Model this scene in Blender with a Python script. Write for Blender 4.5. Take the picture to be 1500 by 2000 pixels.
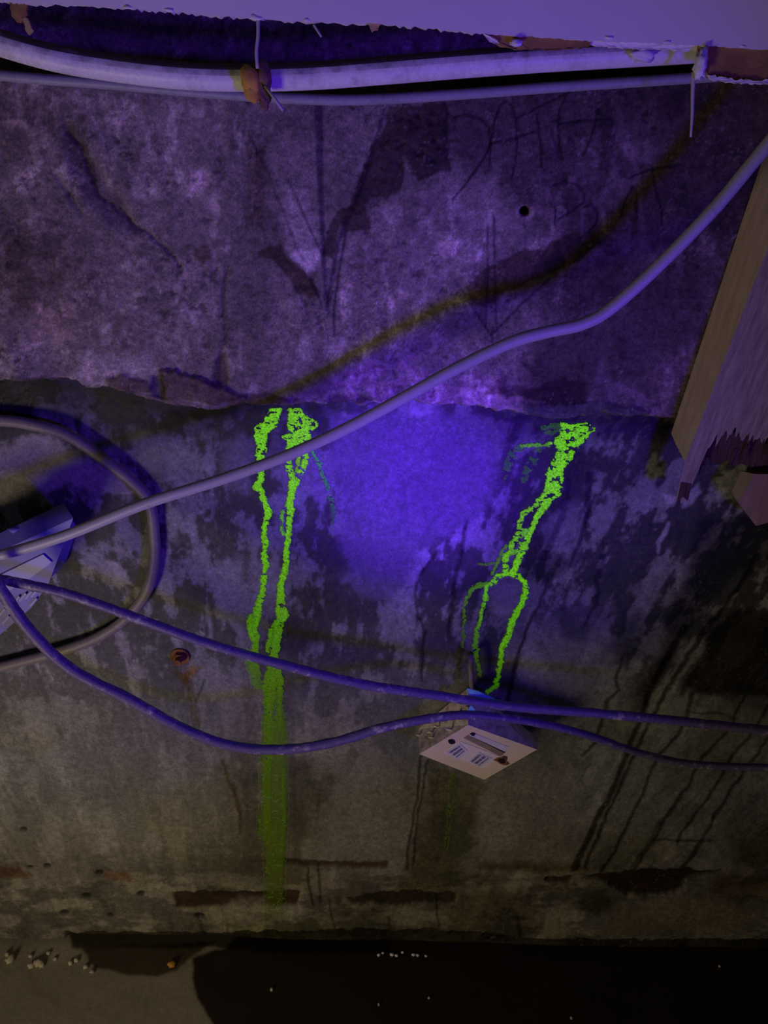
import bpy, bmesh, math, random
import numpy as np
from mathutils import Vector, Matrix

for o in list(bpy.data.objects):
    bpy.data.objects.remove(o, do_unlink=True)
scn = bpy.context.scene
COL = scn.collection
random.seed(7)

# ------------------------------------------------------------------ camera
CAM = np.array([0.0, -1.05, 1.47])
PITCH, ROLL, FPX = math.radians(25.0), math.radians(1.3), 1500.0
_f = np.array([0, math.cos(PITCH), -math.sin(PITCH)])
_r0 = np.array([1.0, 0, 0]); _u0 = np.cross(_r0, _f)
_r = math.cos(ROLL) * _r0 + math.sin(ROLL) * _u0
_u = np.cross(_r, _f)
cd = bpy.data.cameras.new('camera'); cam = bpy.data.objects.new('camera', cd); COL.objects.link(cam)
cd.sensor_fit = 'HORIZONTAL'; cd.sensor_width = 36.0; cd.lens = 36.0 * FPX / 1500.0; cd.clip_start = 0.01
cam.matrix_world = Matrix(((_r[0], _u[0], -_f[0], CAM[0]), (_r[1], _u[1], -_f[1], CAM[1]),
                           (_r[2], _u[2], -_f[2], CAM[2]), (0, 0, 0, 1)))
scn.camera = cam

# ------------------------------------------------------------------ world, lights, exposure
w = bpy.data.worlds.new('world'); scn.world = w; w.use_nodes = True
w.node_tree.nodes['Background'].inputs[0].default_value = (0.60, 0.55, 0.50, 1)
w.node_tree.nodes['Background'].inputs[1].default_value = 0.034
TORCH = Vector((0.72, -1.20, 0.96))
TORCH_AIM = Vector((0.03, 0.0, 1.03))
UV = (0.104, 0.006, 1.0)
def spot(name, loc, aim, energy, color, size, blend, radius):
    l = bpy.data.lights.new(name, 'SPOT'); l.energy = energy; l.color = color
    l.spot_size = math.radians(size); l.spot_blend = blend; l.shadow_soft_size = radius
    o = bpy.data.objects.new(name, l); COL.objects.link(o); o.location = loc
    o.rotation_euler = (aim - loc).to_track_quat('-Z', 'Y').to_euler()
    return o
spot('torch_core', TORCH, TORCH_AIM, 250.0, UV, 17, 1.0, 0.07)
spot('torch_spill', TORCH, Vector((-0.20, 0, 1.22)), 48.0, UV, 66, 1.0, 0.07)
spot('work_lamp', Vector((-0.85, -1.08, 0.45)), Vector((-0.20, 0, 0.95)), 18.0, (1.0, 0.81, 0.54), 150, 0.8, 0.16)
vs = scn.view_settings
vs.view_transform = 'Standard'; vs.look = 'None'; vs.gamma = 1.0; vs.use_curve_mapping = False
vs.exposure = 0.0

# ------------------------------------------------------------------ pixel helpers
def P(u, v, Y):
    """the point at depth plane y = Y that lies on the sight line of photo pixel (u, v)"""
    d = _f * FPX + _r * (u - 750.0) - _u * (v - 1000.0)
    return Vector(CAM + d * ((Y - CAM[1]) / d[1]))
def Pn(u, v, Y):
    u = np.asarray(u, float); v = np.asarray(v, float)
    d = _f[None] * FPX + _r[None] * (u - 750.0)[:, None] - _u[None] * (v - 1000.0)[:, None]
    return CAM[None] + d * ((Y - CAM[1]) / d[:, 1])[:, None]
def Pz(u, v, Z):
    d = _f * FPX + _r * (u - 750.0) - _u * (v - 1000.0)
    return Vector(CAM + d * ((Z - CAM[2]) / d[2]))
def pix(x, y, z):
    a = np.stack([x - CAM[0], y - CAM[1] + 0 * x, z - CAM[2]], -1)
    k = a @ _f
    return 750 + FPX * (a @ _r) / k, 1000 - FPX * (a @ _u) / k

# ------------------------------------------------------------------ noise and painting
def vnoise(x, y, seed=0):
    xi = np.floor(x).astype(np.int64); yi = np.floor(y).astype(np.int64)
    fx = x - xi; fy = y - yi
    fx = fx * fx * (3 - 2 * fx); fy = fy * fy * (3 - 2 * fy)
    def h(a, b):
        n = (a * 374761393 + b * 668265263 + seed * 974634777) & 0xffffffff
        n = ((n ^ (n >> 13)) * 1274126177) & 0xffffffff
        n = ((n ^ (n >> 16)) * 2246822519) & 0xffffffff
        return ((n ^ (n >> 15)) & 0xffff) / 65535.0
    a = h(xi, yi); b = h(xi + 1, yi); c = h(xi, yi + 1); d = h(xi + 1, yi + 1)
    return (a + (b - a) * fx) * (1 - fy) + (c + (d - c) * fx) * fy
def fbm(x, y, octv=4, seed=0, gain=0.5):
    s = 0; a = 1; t = 0
    for i in range(octv):
        s = s + a * vnoise(x, y, seed + i * 17); t += a; a *= gain
        x = x * 2.03 + 5.3; y = y * 2.03 + 9.1
    return s / t
def sstep(a, b, x):
    t = np.clip((x - a) / (b - a), 0, 1); return t * t * (3 - 2 * t)
def seg_dist(U, V, pts, widths=None):
    """distance minus half width to a polyline (negative inside)"""
    best = np.full(U.shape, 1e9)
    for i in range(len(pts) - 1):
        x0, y0 = pts[i]; x1, y1 = pts[i + 1]
        dx, dy = x1 - x0, y1 - y0
        t = np.clip(((U - x0) * dx + (V - y0) * dy) / (dx * dx + dy * dy + 1e-9), 0, 1)
        d = np.hypot(U - x0 - t * dx, V - y0 - t * dy)
        if widths is not None:
            d = d - 0.5 * (widths[i] + (widths[i + 1] - widths[i]) * t)
        best = np.minimum(best, d)
    return best
def poly_sd(U, V, poly):
    inside = np.zeros(U.shape, bool); n = len(poly); d = np.full(U.shape, 1e9)
    for i in range(n):
        x0, y0 = poly[i]; x1, y1 = poly[(i + 1) % n]
        if y0 != y1:
            c = ((y0 > V) != (y1 > V)) & (U < (x1 - x0) * (V - y0) / (y1 - y0) + x0)
            inside ^= c
        dx, dy = x1 - x0, y1 - y0
        t = np.clip(((U - x0) * dx + (V - y0) * dy) / (dx * dx + dy * dy + 1e-9), 0, 1)
        d = np.minimum(d, np.hypot(U - x0 - t * dx, V - y0 - t * dy))
    return np.where(inside, -d, d)
class Paint:
    def __init__(s, U, V, seed=0):
        s.U, s.V = U, V; s.n = U.size
        s.col = np.ones((s.n, 3)); s.rough = np.full(s.n, 0.85); s.rel = np.zeros(s.n)
        s.w1 = (fbm(U / 22, V / 22, 4, seed + 100, .6) - .5); s.w2 = (fbm(U / 22, V / 22, 4, seed + 200, .6) - .5)
    def _sub(s, pts, pad):
        xs = [p[0] for p in pts]; ys = [p[1] for p in pts]
        return np.nonzero((s.U > min(xs) - pad) & (s.U < max(xs) + pad) & (s.V > min(ys) - pad) & (s.V < max(ys) + pad))[0]
    def poly(s, pts, soft=8, warp=18, off=0):
        i = s._sub(pts, soft + warp + 5)
        sd = poly_sd(s.U[i] + warp * 2 * s.w1[i], s.V[i] + warp * 2 * s.w2[i], pts)
        return i, 1 - sstep(-soft, soft, sd + off)
    def line(s, pts, wd, soft=2.5, warp=4):
        if not hasattr(wd, '__len__'): wd = [wd] * len(pts)
        i = s._sub(pts, soft + warp + max(wd) + 5)
        sd = seg_dist(s.U[i] + warp * 2 * s.w1[i], s.V[i] + warp * 2 * s.w2[i], pts, wd)
        return i, 1 - sstep(-soft, soft, sd)
    def mult(s, im, f, rough=None, rel=0):
        i, m = im; f = np.asarray(f, float) * np.ones(3)
        s.col[i] *= 1 + (f[None] - 1) * m[:, None]
        if rough is not None: s.rough[i] += (rough - s.rough[i]) * m
        if rel: s.rel[i] += rel * m
    def over(s, im, c, amt=1.0, rough=None, rel=0):
        i, m = im; m = m * amt; c = np.asarray(c, float)
        s.col[i] += (c[None] - s.col[i]) * m[:, None]
        if rough is not None: s.rough[i] += (rough - s.rough[i]) * m
        if rel: s.rel[i] += rel * m

# ------------------------------------------------------------------ materials
def nodes(name):
    m = bpy.data.materials.new(name); m.use_nodes = True
    nt = m.node_tree; b = nt.nodes['Principled BSDF']
    return m, nt, b
def L(nt, a, b): nt.links.new(a, b)
def nz(nt, scale, detail=4, rough=0.6, vec=None):
    n = nt.nodes.new('ShaderNodeTexNoise'); n.inputs['Scale'].default_value = scale
    n.inputs['Detail'].default_value = detail; n.inputs['Roughness'].default_value = rough
    if vec is not None: L(nt, vec, n.inputs['Vector'])
    return n
def ramp(nt, fac, stops):
    r = nt.nodes.new('ShaderNodeValToRGB'); e = r.color_ramp.elements
    while len(e) < len(stops): e.new(0.5)
    for k, (p, c) in enumerate(stops):
        e[k].position = p; e[k].color = (c[0], c[1], c[2], 1) if hasattr(c, '__len__') else (c, c, c, 1)
    L(nt, fac, r.inputs[0]); return r
def mulc(nt, a, b, fac=1.0, mode='MULTIPLY'):
    m = nt.nodes.new('ShaderNodeMix'); m.data_type = 'RGBA'; m.blend_type = mode
    m.inputs[0].default_value = fac; L(nt, a, m.inputs[6]); L(nt, b, m.inputs[7]); return m.outputs[2]
def bump(nt, b, h, strength, dist):
    n = nt.nodes.new('ShaderNodeBump'); n.inputs['Strength'].default_value = strength; n.inputs['Distance'].default_value = dist
    L(nt, h, n.inputs['Height']); L(nt, n.outputs[0], b.inputs['Normal'])
def obj_vec(nt, scale=(1, 1, 1)):
    t = nt.nodes.new('ShaderNodeTexCoord'); mp = nt.nodes.new('ShaderNodeMapping'); mp.inputs['Scale'].default_value = scale
    L(nt, t.outputs['Object'], mp.inputs['Vector']); return mp.outputs[0]
def painted(name, grain=0.35, gscale=420, bmp=0.5, spec=0.3):
    m, nt, b = nodes(name)
    a = nt.nodes.new('ShaderNodeAttribute'); a.attribute_name = 'paint'
    r = nt.nodes.new('ShaderNodeAttribute'); r.attribute_name = 'rough'
    v = obj_vec(nt)
    n1 = nz(nt, gscale, 5, 0.7, v); n2 = nz(nt, 90, 5, 0.65, v)
    g1 = ramp(nt, n1.outputs[0], [(0.30, 1 - grain), (0.70, 1 + grain)])
    g2 = ramp(nt, n2.outputs[0], [(0.32, 1 - grain * .8), (0.68, 1 + grain * .8)])
    c = mulc(nt, a.outputs['Color'], g1.outputs[0]); c = mulc(nt, c, g2.outputs[0])
    L(nt, c, b.inputs['Base Color']); L(nt, r.outputs['Fac'], b.inputs['Roughness'])
    b.inputs['Specular IOR Level'].default_value = spec
    bump(nt, b, n1.outputs[0], bmp, 0.0015)
    return m
def simple(name, c1, c2=None, scale=60, rough=0.6, stretch=(1, 1, 1), bmp=0.0, lo=.35, hi=.65, spec=0.4):
    m, nt, b = nodes(name)
    v = obj_vec(nt, stretch); n = nz(nt, scale, 5, 0.65, v)
    r = ramp(nt, n.outputs[0], [(lo, c1), (hi, c2 or c1)])
    L(nt, r.outputs[0], b.inputs['Base Color']); b.inputs['Roughness'].default_value = rough
    b.inputs['Specular IOR Level'].default_value = spec
    if bmp: bump(nt, b, n.outputs[0], bmp, 0.002)
    return m
def crusty(name, base, crust, lo, hi, scale=55, rough=0.55, fine=0.25, bmp=0.4):
    """smooth cable sheath with plaster crust splashed on it"""
    m, nt, b = nodes(name); v = obj_vec(nt)
    n = nz(nt, scale, 6, 0.7, v); f = nz(nt, 300, 3, 0.6, v)
    r = ramp(nt, n.outputs[0], [(lo, base), (hi, crust)])
    g = ramp(nt, f.outputs[0], [(0.3, 1 - fine), (0.7, 1 + fine)])
    L(nt, mulc(nt, r.outputs[0], g.outputs[0]), b.inputs['Base Color'])
    b.inputs['Roughness'].default_value = rough
    bump(nt, b, n.outputs[0], bmp, 0.002)
    return m
M = {}
M['upper'] = painted('upper_concrete', 0.42, 380, 0.6, 0.22)
M['lower'] = painted('lower_concrete', 0.34, 300, 0.5, 0.35)
M['floor'] = painted('floor_concrete', 0.14, 200, 0.25, 0.4)
M['plaster'] = simple('plaster_white', (0.78, 0.74, 0.70), (0.84, 0.80, 0.76), 6, 0.8, bmp=0.05)
M['paper'] = simple('brown_paper', (0.24, 0.13, 0.05), (0.34, 0.20, 0.07), 45, 0.9, bmp=0.3)
M['straw'] = simple('straw', (0.36, 0.25, 0.11), (0.48, 0.35, 0.16), 60, 0.9)
M['pipe'] = crusty('conduit_plastic', (0.80, 0.78, 0.75), (0.40, 0.37, 0.34), 0.52, 0.78, 30, 0.45, 0.10, 0.1)
M['pale_cable'] = crusty('pale_cable_sheath', (0.44, 0.43, 0.42), (0.22, 0.20, 0.18), 0.60, 0.80, 70, 0.45, 0.08, 0.08)
M['thin_cable'] = crusty('grey_cable_sheath', (0.33, 0.33, 0.34), (0.22, 0.21, 0.20), 0.5, 0.8, 60, 0.5, 0.10, 0.08)
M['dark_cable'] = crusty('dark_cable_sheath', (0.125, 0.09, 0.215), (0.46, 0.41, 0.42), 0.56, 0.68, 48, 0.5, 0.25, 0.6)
M['hose'] = crusty('loop_cable_sheath', (0.22, 0.19, 0.17), (0.34, 0.30, 0.26), 0.55, 0.75, 50, 0.5, 0.15, 0.3)
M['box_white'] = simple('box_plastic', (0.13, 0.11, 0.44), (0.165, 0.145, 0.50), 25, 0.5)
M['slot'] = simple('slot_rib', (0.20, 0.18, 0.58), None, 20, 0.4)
M['wood_pale'] = simple('sawn_wood', (0.40, 0.30, 0.25), (0.52, 0.40, 0.34), 14, 0.75, (8, 8, 1.2), 0.25)
M['wood_dark'] = simple('rotten_wood', (0.05, 0.022, 0.014), (0.13, 0.065, 0.04), 30, 0.9, (8, 8, 1), 0.8)
M['wood_red'] = simple('stained_wood', (0.29, 0.19, 0.11), (0.37, 0.25, 0.14), 14, 0.8, (6, 6, 1), 0.3)
M['block_face'] = simple('block_face', (0.74, 0.63, 0.38), (0.82, 0.70, 0.46), 18, 0.7)
M['block_side'] = simple('block_rough_side', (0.46, 0.36, 0.29), (0.85, 0.74, 0.62), 55, 0.9, (1, 1, 1.8), 0.9, .36, .58)
M['label'] = simple('label_paper', (0.72, 0.70, 0.72), (0.64, 0.61, 0.62), 40, 0.6)
M['sheet'] = simple('label_sheet', (0.86, 0.80, 0.66), (0.80, 0.72, 0.58), 50, 0.7)
M['ink'] = simple('label_ink', (0.10, 0.09, 0.10), (0.2, 0.18, 0.18), 60, 0.7)
M['brownband'] = simple('label_band', (0.26, 0.19, 0.13), (0.34, 0.26, 0.18), 60, 0.7)
M['rust'] = simple('rust', (0.10, 0.035, 0.015), (0.30, 0.13, 0.04), 90, 0.9, bmp=0.5)
M['black'] = simple('dark_hole', (0.010, 0.008, 0.008), None, 20, 0.9)
M['steel'] = simple('dull_steel', (0.16, 0.13, 0.12), (0.24, 0.20, 0.18), 80, 0.5)
M['bluetape'] = simple('blue_tape', (0.12, 0.35, 0.85), (0.2, 0.5, 0.95), 60, 0.5)
M['clay'] = simple('orange_clay', (0.52, 0.28, 0.045), (0.62, 0.37, 0.07), 60, 0.9, bmp=0.4)
M['clay_dark'] = simple('dark_clay', (0.13, 0.075, 0.06), (0.24, 0.13, 0.085), 70, 0.9, bmp=0.4)
M['wire'] = simple('pale_strand', (0.45, 0.42, 0.42), None, 30, 0.6)
M['foam'] = simple('pale_foam_and_glint', (0.62, 0.58, 0.72), (0.85, 0.82, 0.9), 70, 0.7, bmp=0.6)
M['crumb'] = simple('plaster_crumb', (0.42, 0.37, 0.28), (0.55, 0.49, 0.38), 90, 0.9, bmp=0.4)
M['mortar'] = simple('broken_mortar', (0.15, 0.105, 0.085), (0.27, 0.19, 0.15), 70, 0.9, (1, 1, 1.6), 0.8)
M['mortar_dark'] = simple('damp_mortar', (0.07, 0.065, 0.065), (0.14, 0.13, 0.13), 70, 0.9, (1, 1, 1.6), 0.8)
M['orange'] = simple('orange_chip', (0.45, 0.20, 0.03), (0.55, 0.27, 0.05), 60, 0.8)
def dusty(m, colr, lo, hi):
    nt = m.node_tree; b = nt.nodes['Principled BSDF']; src = b.inputs['Base Color'].links[0].from_socket
    g = nt.nodes.new('ShaderNodeNewGeometry'); sx = nt.nodes.new('ShaderNodeSeparateXYZ'); L(nt, g.outputs['True Normal'], sx.inputs[0])
    n = nz(nt, 60, 5, 0.65, obj_vec(nt)); ad = nt.nodes.new('ShaderNodeMath'); ad.operation = 'MULTIPLY_ADD'
    L(nt, n.outputs[0], ad.inputs[0]); ad.inputs[1].default_value = 0.7; L(nt, sx.outputs[2], ad.inputs[2])
    r = ramp(nt, ad.outputs[0], [(lo, 0.0), (hi, 1.0)])
    mx = nt.nodes.new('ShaderNodeMix'); mx.data_type = 'RGBA'; L(nt, r.outputs[0], mx.inputs[0]); L(nt, src, mx.inputs[6]); mx.inputs[7].default_value = (*colr, 1)
    L(nt, mx.outputs[2], b.inputs['Base Color'])
dusty(M['pipe'], (0.07, 0.06, 0.055), 0.50, 0.95)
def make_wood_face():
    m, nt, b = nodes('weathered_wood'); v = obj_vec(nt, (1, 1, 1))
    a = nt.nodes.new('ShaderNodeAttribute'); a.attribute_name = 'along'
    n = nz(nt, 1.0, 6, 0.7, a.outputs['Vector'])
    r = ramp(nt, n.outputs[0], [(0.33, (0.22, 0.185, 0.10)), (0.52, (0.36, 0.31, 0.165)), (0.72, (0.48, 0.42, 0.23))])
    L(nt, r.outputs[0], b.inputs['Base Color']); b.inputs['Roughness'].default_value = 0.8
    bump(nt, b, n.outputs[0], 0.7, 0.002); return m
M['wood_grey'] = make_wood_face()
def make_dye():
    # fluorescent dye gives off green light; film thickness and torch falloff painted into glow
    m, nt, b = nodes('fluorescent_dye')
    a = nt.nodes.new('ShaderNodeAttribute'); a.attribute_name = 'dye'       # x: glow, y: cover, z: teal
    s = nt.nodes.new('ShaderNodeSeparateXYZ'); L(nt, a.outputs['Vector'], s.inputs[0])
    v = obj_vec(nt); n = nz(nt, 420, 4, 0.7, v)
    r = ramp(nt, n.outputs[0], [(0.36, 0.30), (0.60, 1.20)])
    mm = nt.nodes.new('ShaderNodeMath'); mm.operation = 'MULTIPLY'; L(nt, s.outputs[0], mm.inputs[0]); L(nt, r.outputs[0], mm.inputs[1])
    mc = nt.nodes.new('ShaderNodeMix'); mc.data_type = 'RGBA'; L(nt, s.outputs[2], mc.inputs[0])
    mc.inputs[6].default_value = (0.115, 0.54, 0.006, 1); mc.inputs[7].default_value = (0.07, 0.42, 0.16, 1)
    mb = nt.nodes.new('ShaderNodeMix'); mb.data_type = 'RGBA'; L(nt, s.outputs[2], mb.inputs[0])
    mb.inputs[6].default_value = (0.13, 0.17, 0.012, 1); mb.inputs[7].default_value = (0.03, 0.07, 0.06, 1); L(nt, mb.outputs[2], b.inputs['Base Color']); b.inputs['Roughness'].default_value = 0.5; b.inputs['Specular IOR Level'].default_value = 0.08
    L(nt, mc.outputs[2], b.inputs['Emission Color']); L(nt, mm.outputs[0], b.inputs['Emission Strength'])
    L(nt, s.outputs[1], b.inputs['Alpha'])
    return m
M['dye'] = make_dye()

# ------------------------------------------------------------------ object helpers
def link(name, me, mats, parent=None, smooth=False):
    o = bpy.data.objects.new(name, me); COL.objects.link(o)
    for m in (mats if isinstance(mats, (list, tuple)) else [mats]): me.materials.append(M[m] if isinstance(m, str) else m)
    if parent is not None: o.parent = parent
    if smooth: me.polygons.foreach_set('use_smooth', np.ones(len(me.polygons), bool))
    return o
def tag(o, label, cat, group=None):
    o['label'] = label; o['category'] = cat
    if group: o['group'] = group
    return o
def thing(name, label, cat, loc, group=None):
    o = bpy.data.objects.new(name, None); COL.objects.link(o); o.location = loc; o.empty_display_size = 0.02
    tag(o, label, cat, group); return o
def pd(name, verts, faces, mats, parent=None, smooth=False):
    me = bpy.data.meshes.new(name)
    off = Vector((0, 0, 0)) if parent is None else parent_loc(parent)
    me.from_pydata([tuple(Vector(v) - off) for v in verts], [], faces); me.update()
    bm = bmesh.new(); bm.from_mesh(me); bmesh.ops.recalc_face_normals(bm, faces=bm.faces); bm.to_mesh(me); bm.free()
    return link(name, me, mats, parent, smooth)
def parent_loc(p):
    l = Vector(p.location)
    while p.parent is not None: p = p.parent; l += Vector(p.location)
    return l
def grid_mesh(name, X, Y, Z, mats, col=None, rough=None):
    nr, nc = X.shape
    co = np.stack([X, Y, Z], -1).reshape(-1, 3).astype(np.float32)
    idx = np.arange(nr * nc).reshape(nr, nc)
    q = np.stack([idx[:-1, :-1], idx[:-1, 1:], idx[1:, 1:], idx[1:, :-1]], -1).reshape(-1, 4).astype(np.int32)
    return raw_mesh(name, co, q, mats, col, rough)
def raw_mesh(name, co, q, mats, col=None, rough=None, parent=None):
    me = bpy.data.meshes.new(name)
    me.vertices.add(len(co)); me.vertices.foreach_set('co', np.ascontiguousarray(co, np.float32).ravel())
    me.loops.add(q.size); me.loops.foreach_set('vertex_index', np.ascontiguousarray(q, np.int32).ravel())
    me.polygons.add(len(q)); me.polygons.foreach_set('loop_start', np.arange(0, q.size, 4, dtype=np.int32))
    me.update(calc_edges=True)
    if col is not None:
        a = me.attributes.new('paint', 'FLOAT_COLOR', 'POINT')
        a.data.foreach_set('color', np.concatenate([col, np.ones((len(col), 1))], 1).astype(np.float32).ravel())
    if rough is not None:
        a = me.attributes.new('rough', 'FLOAT', 'POINT'); a.data.foreach_set('value', rough.astype(np.float32))
    return link(name, me, mats, parent, True)
def crom(pts, n):
    """Catmull-Rom through points of any dimension"""
    p = np.array(pts, float); p = np.vstack([2 * p[0] - p[1], p, 2 * p[-1] - p[-2]])
    out = []
    m = len(p) - 3
    for s in np.linspace(0, m, n):
        i = min(int(s), m - 1); t = s - i
        a, b, c, d = p[i], p[i + 1], p[i + 2], p[i + 3]
        out.append(0.5 * (2 * b + (c - a) * t + (2 * a - 5 * b + 4 * c - d) * t * t + (3 * b - a - 3 * c + d) * t ** 3))
    return np.array(out)
def tube(name, path3, radius, mats, parent=None, ring=14, seed=0, wob=0.0, cap=True):
    n = len(path3); p = [Vector(v) for v in path3]
    rad = radius if hasattr(radius, '__len__') else [radius] * n
    rnd = random.Random(seed); vs_, fs = [], []
    up = Vector((0, -1, 0.3)).normalized()
    for i in range(n):
        t = (p[min(i + 1, n - 1)] - p[max(i - 1, 0)]).normalized()
        a = t.cross(up); a = a.normalized() if a.length > 1e-6 else Vector((1, 0, 0)); b = t.cross(a)
        for k in range(ring):
            th = 2 * math.pi * k / ring; r = rad[i] * (1 + wob * (rnd.random() - .5))
            vs_.append(p[i] + (a * math.cos(th) + b * math.sin(th)) * r)
    for i in range(n - 1):
        for k in range(ring):
            fs.append((i * ring + k, i * ring + (k + 1) % ring, (i + 1) * ring + (k + 1) % ring, (i + 1) * ring + k))
    if cap: fs.append(tuple(range(ring))[::-1]); fs.append(tuple((n - 1) * ring + k for k in range(ring)))
    return pd(name, vs_, fs, mats, parent, True)
def px_tube(name, pts, radius, mats, n=110, **kw):
    c = crom(pts, n)
    return tube(name, [P(a[0], a[1], a[2]) for a in c], radius, mats, **kw)
def lump(name, center, size, mats, parent=None, seed=0, sub=3, amp=0.3, freq=3.0):
    bm = bmesh.new(); bmesh.ops.create_icosphere(bm, subdivisions=sub, radius=1.0)
    rs = np.random.RandomState(seed); ph = rs.rand(6, 3) * 6.28; dr = rs.randn(6, 3)
    off = Vector((0, 0, 0)) if parent is None else parent_loc(parent)
    for v in bm.verts:
        c = np.array(v.co); s = sum(math.sin(freq * float(dr[k] @ c) + ph[k][0]) for k in range(6)) / 6
        f = 1 + amp * s * 1.6
        v.co = Vector((c[0] * size[0] * f, c[1] * size[1] * f, c[2] * size[2] * f)) + Vector(center) - off
    me = bpy.data.meshes.new(name); bm.to_mesh(me); bm.free()
    return link(name, me, mats, parent, True)
def prism(name, front, back, mats, parent=None, mat_ids=None):
    n = len(front); v = list(front) + list(back)
    f = [tuple(range(n)), tuple(range(2 * n - 1, n - 1, -1))] + [(i, (i + 1) % n, n + (i + 1) % n, n + i) for i in range(n)]
    o = pd(name, v, f, mats, parent)
    if mat_ids:
        for i, m in enumerate(mat_ids): o.data.polygons[i].material_index = m
    return o

# ------------------------------------------------------------------ the wall: joint line between pour above and pour below
JOINT = [(-700, 735), (-100, 742), (0, 746), (60, 750), (130, 752), (215, 768), (300, 788), (330, 800), (420, 805), (520, 797),
         (640, 799), (700, 795), (760, 790), (900, 798), (1000, 812), (1080, 822), (1200, 818), (1310, 830), (1500, 845), (2200, 890)]
YU = -0.022
jp = Pn([p[0] for p in JOINT], [p[1] for p in JOINT], YU)
def zj(x):
    base = np.interp(x, jp[:, 0], jp[:, 2])
    return base + 0.0085 * (fbm(x * 34, 0 * x, 5, 5, .68) - .5) * 2
STEP = 0.0021
xs = np.concatenate([np.linspace(-1.6, -0.87, 14)[:-1], np.arange(-0.87, 0.87, STEP), np.linspace(0.871, 1.6, 14)])
ZTOP = 1.95

# ---- upper pour
zt = np.concatenate([np.arange(0, 0.54, STEP) / 0.54 * 0.70, np.linspace(0.71, 1, 8)])
XX, TT = np.meshgrid(xs, zt)
ZJ = zj(xs)[None, :]
ZZ = ZJ + TT * (ZTOP - ZJ)
x = XX.ravel(); z = ZZ.ravel(); U, V = pix(x, YU + 0 * x, z)
pa = Paint(U, V, 1)
big = fbm(U / 160, V / 160, 4, 3); mid = fbm(U / 42, V / 48, 5, 31, .66); fin = fbm(U / 11, V / 6, 4, 51, .75)
val = 0.212 * (0.55 + 0.9 * big) * (0.45 + 1.1 * mid) * (0.50 + 1.0 * fin)
pa.col = val[:, None] * np.array([1.14, 0.92, 0.82])[None]
# pale mineral bloom, streaked downwards
bloom = sstep(.54, .70, fbm(U / 26, V / 70, 5, 77, .6)) * sstep(.42, .6, fbm(U / 150, V / 150, 3, 78))
pa.col *= 1 + 0.8 * bloom[:, None]
pa.rel = 0.0022 * (mid - .5) + 0.0016 * (fin - .5) + 0.004 * (big - .5)
T = pa
peel = sstep(.555, .60, fbm(U / 34, V / 40, 6, 541, .66)) * sstep(.45, .58, fbm(U / 190, V / 190, 3, 542))
pa.col *= 1 + 0.55 * peel[:, None]; pa.rel -= .0008 * peel
pit = sstep(.60, .66, fbm(U / 16, V / 13, 5, 551, .7)) * sstep(.48, .6, fbm(U / 120, V / 120, 3, 552))
pa.col *= 1 - 0.45 * pit[:, None]; pa.rel += .0014 * pit
# worn and stained areas of the upper pour
T.mult(T.poly([(-60, 420), (120, 430), (190, 520), (170, 620), (60, 640), (-60, 630)], 60, 30), (.55, .50, .50))
T.mult(T.poly([(-60, 160), (110, 170), (150, 260), (60, 330), (-60, 340)], 60, 20), (.72, .68, .66))
T.mult(T.poly([(860, 150), (1600, 100), (1600, 900), (1330, 870), (1010, 800), (960, 740), (1080, 640), (1010, 560), (1080, 470), (1010, 400), (960, 350), (880, 320), (850, 250)], 36, 30), (.46, .40, .47))
T.mult(T.poly([(1180, 150), (1600, 100), (1600, 500), (1420, 520), (1330, 420), (1180, 560), (1150, 450), (1330, 260)], 40, 30), (.62, .58, .60))
T.mult(T.poly([(761, 206), (872, 200), (880, 330), (817, 353), (806, 330), (792, 305), (790, 360), (758, 390), (727, 382), (716, 403), (721, 446), (700, 454), (663, 443), (652, 505), (630, 500), (640, 440), (660, 410), (690, 396), (710, 323), (753, 243)], 3, 9), (.30, .24, .23), .5)
T.mult(T.poly([(503, 491), (553, 478), (567, 507), (609, 542), (622, 571), (604, 582), (577, 571), (559, 537), (535, 510), (505, 507)], 4, 8), (.36, .29, .25), .6)
T.mult(T.poly([(482, 300), (515, 285), (522, 330), (514, 440), (482, 440)], 10, 10), (.66, .58, .55))
T.mult(T.poly([(560, 140), (740, 140), (730, 215), (600, 330), (520, 260)], 50, 12), (.85, .82, .85))
T.mult(T.poly([(910, 562), (931, 540), (966, 515), (997, 502), (1025, 480), (1069, 490), (1069, 471), (1116, 455), (1163, 449), (1179, 474), (1132, 505), (1100, 524), (1025, 555), (975, 580), (947, 605), (919, 587)], 3, 9), (.36, .28, .24), .6)
T.mult(T.poly([(960, 756), (1038, 756), (1100, 737), (1144, 746), (1141, 790), (1075, 790), (1025, 778), (950, 768)], 5, 10), (.38, .30, .32), .6)
T.mult(T.poly([(1180, 170), (1200, 230), (1190, 340), (1165, 410), (1150, 400), (1172, 320), (1170, 220)], 8, 6), (.62, .58, .62))
T.mult(T.poly([(380, 482), (405, 480), (415, 500), (396, 516), (382, 505)], 4, 6), (.45, .40, .33), .6)
T.mult(T.poly([(425, 700), (442, 690), (445, 745), (428, 752), (415, 735)], 6, 8), (.40, .34, .36), rel=0.004)
T.mult(T.line([(445, 520), (438, 560), (436, 620), (440, 660), (430, 700)], [5, 8, 4, 5, 8], 4, 6), (.50, .44, .52), rel=0.002)
T.mult(T.poly([(565, 370), (596, 375), (620, 460), (630, 500), (600, 530), (570, 500), (548, 430)], 10, 10), (1.75, 1.75, 1.85))
T.mult(T.poly([(572, 488), (625, 485), (622, 520), (595, 535), (575, 515)], 7, 8), (1.6, 1.6, 1.8))
T.mult(T.poly([(372, 330), (405, 335), (400, 380), (375, 385)], 10, 10), (1.6, 1.55, 1.7))
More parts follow.
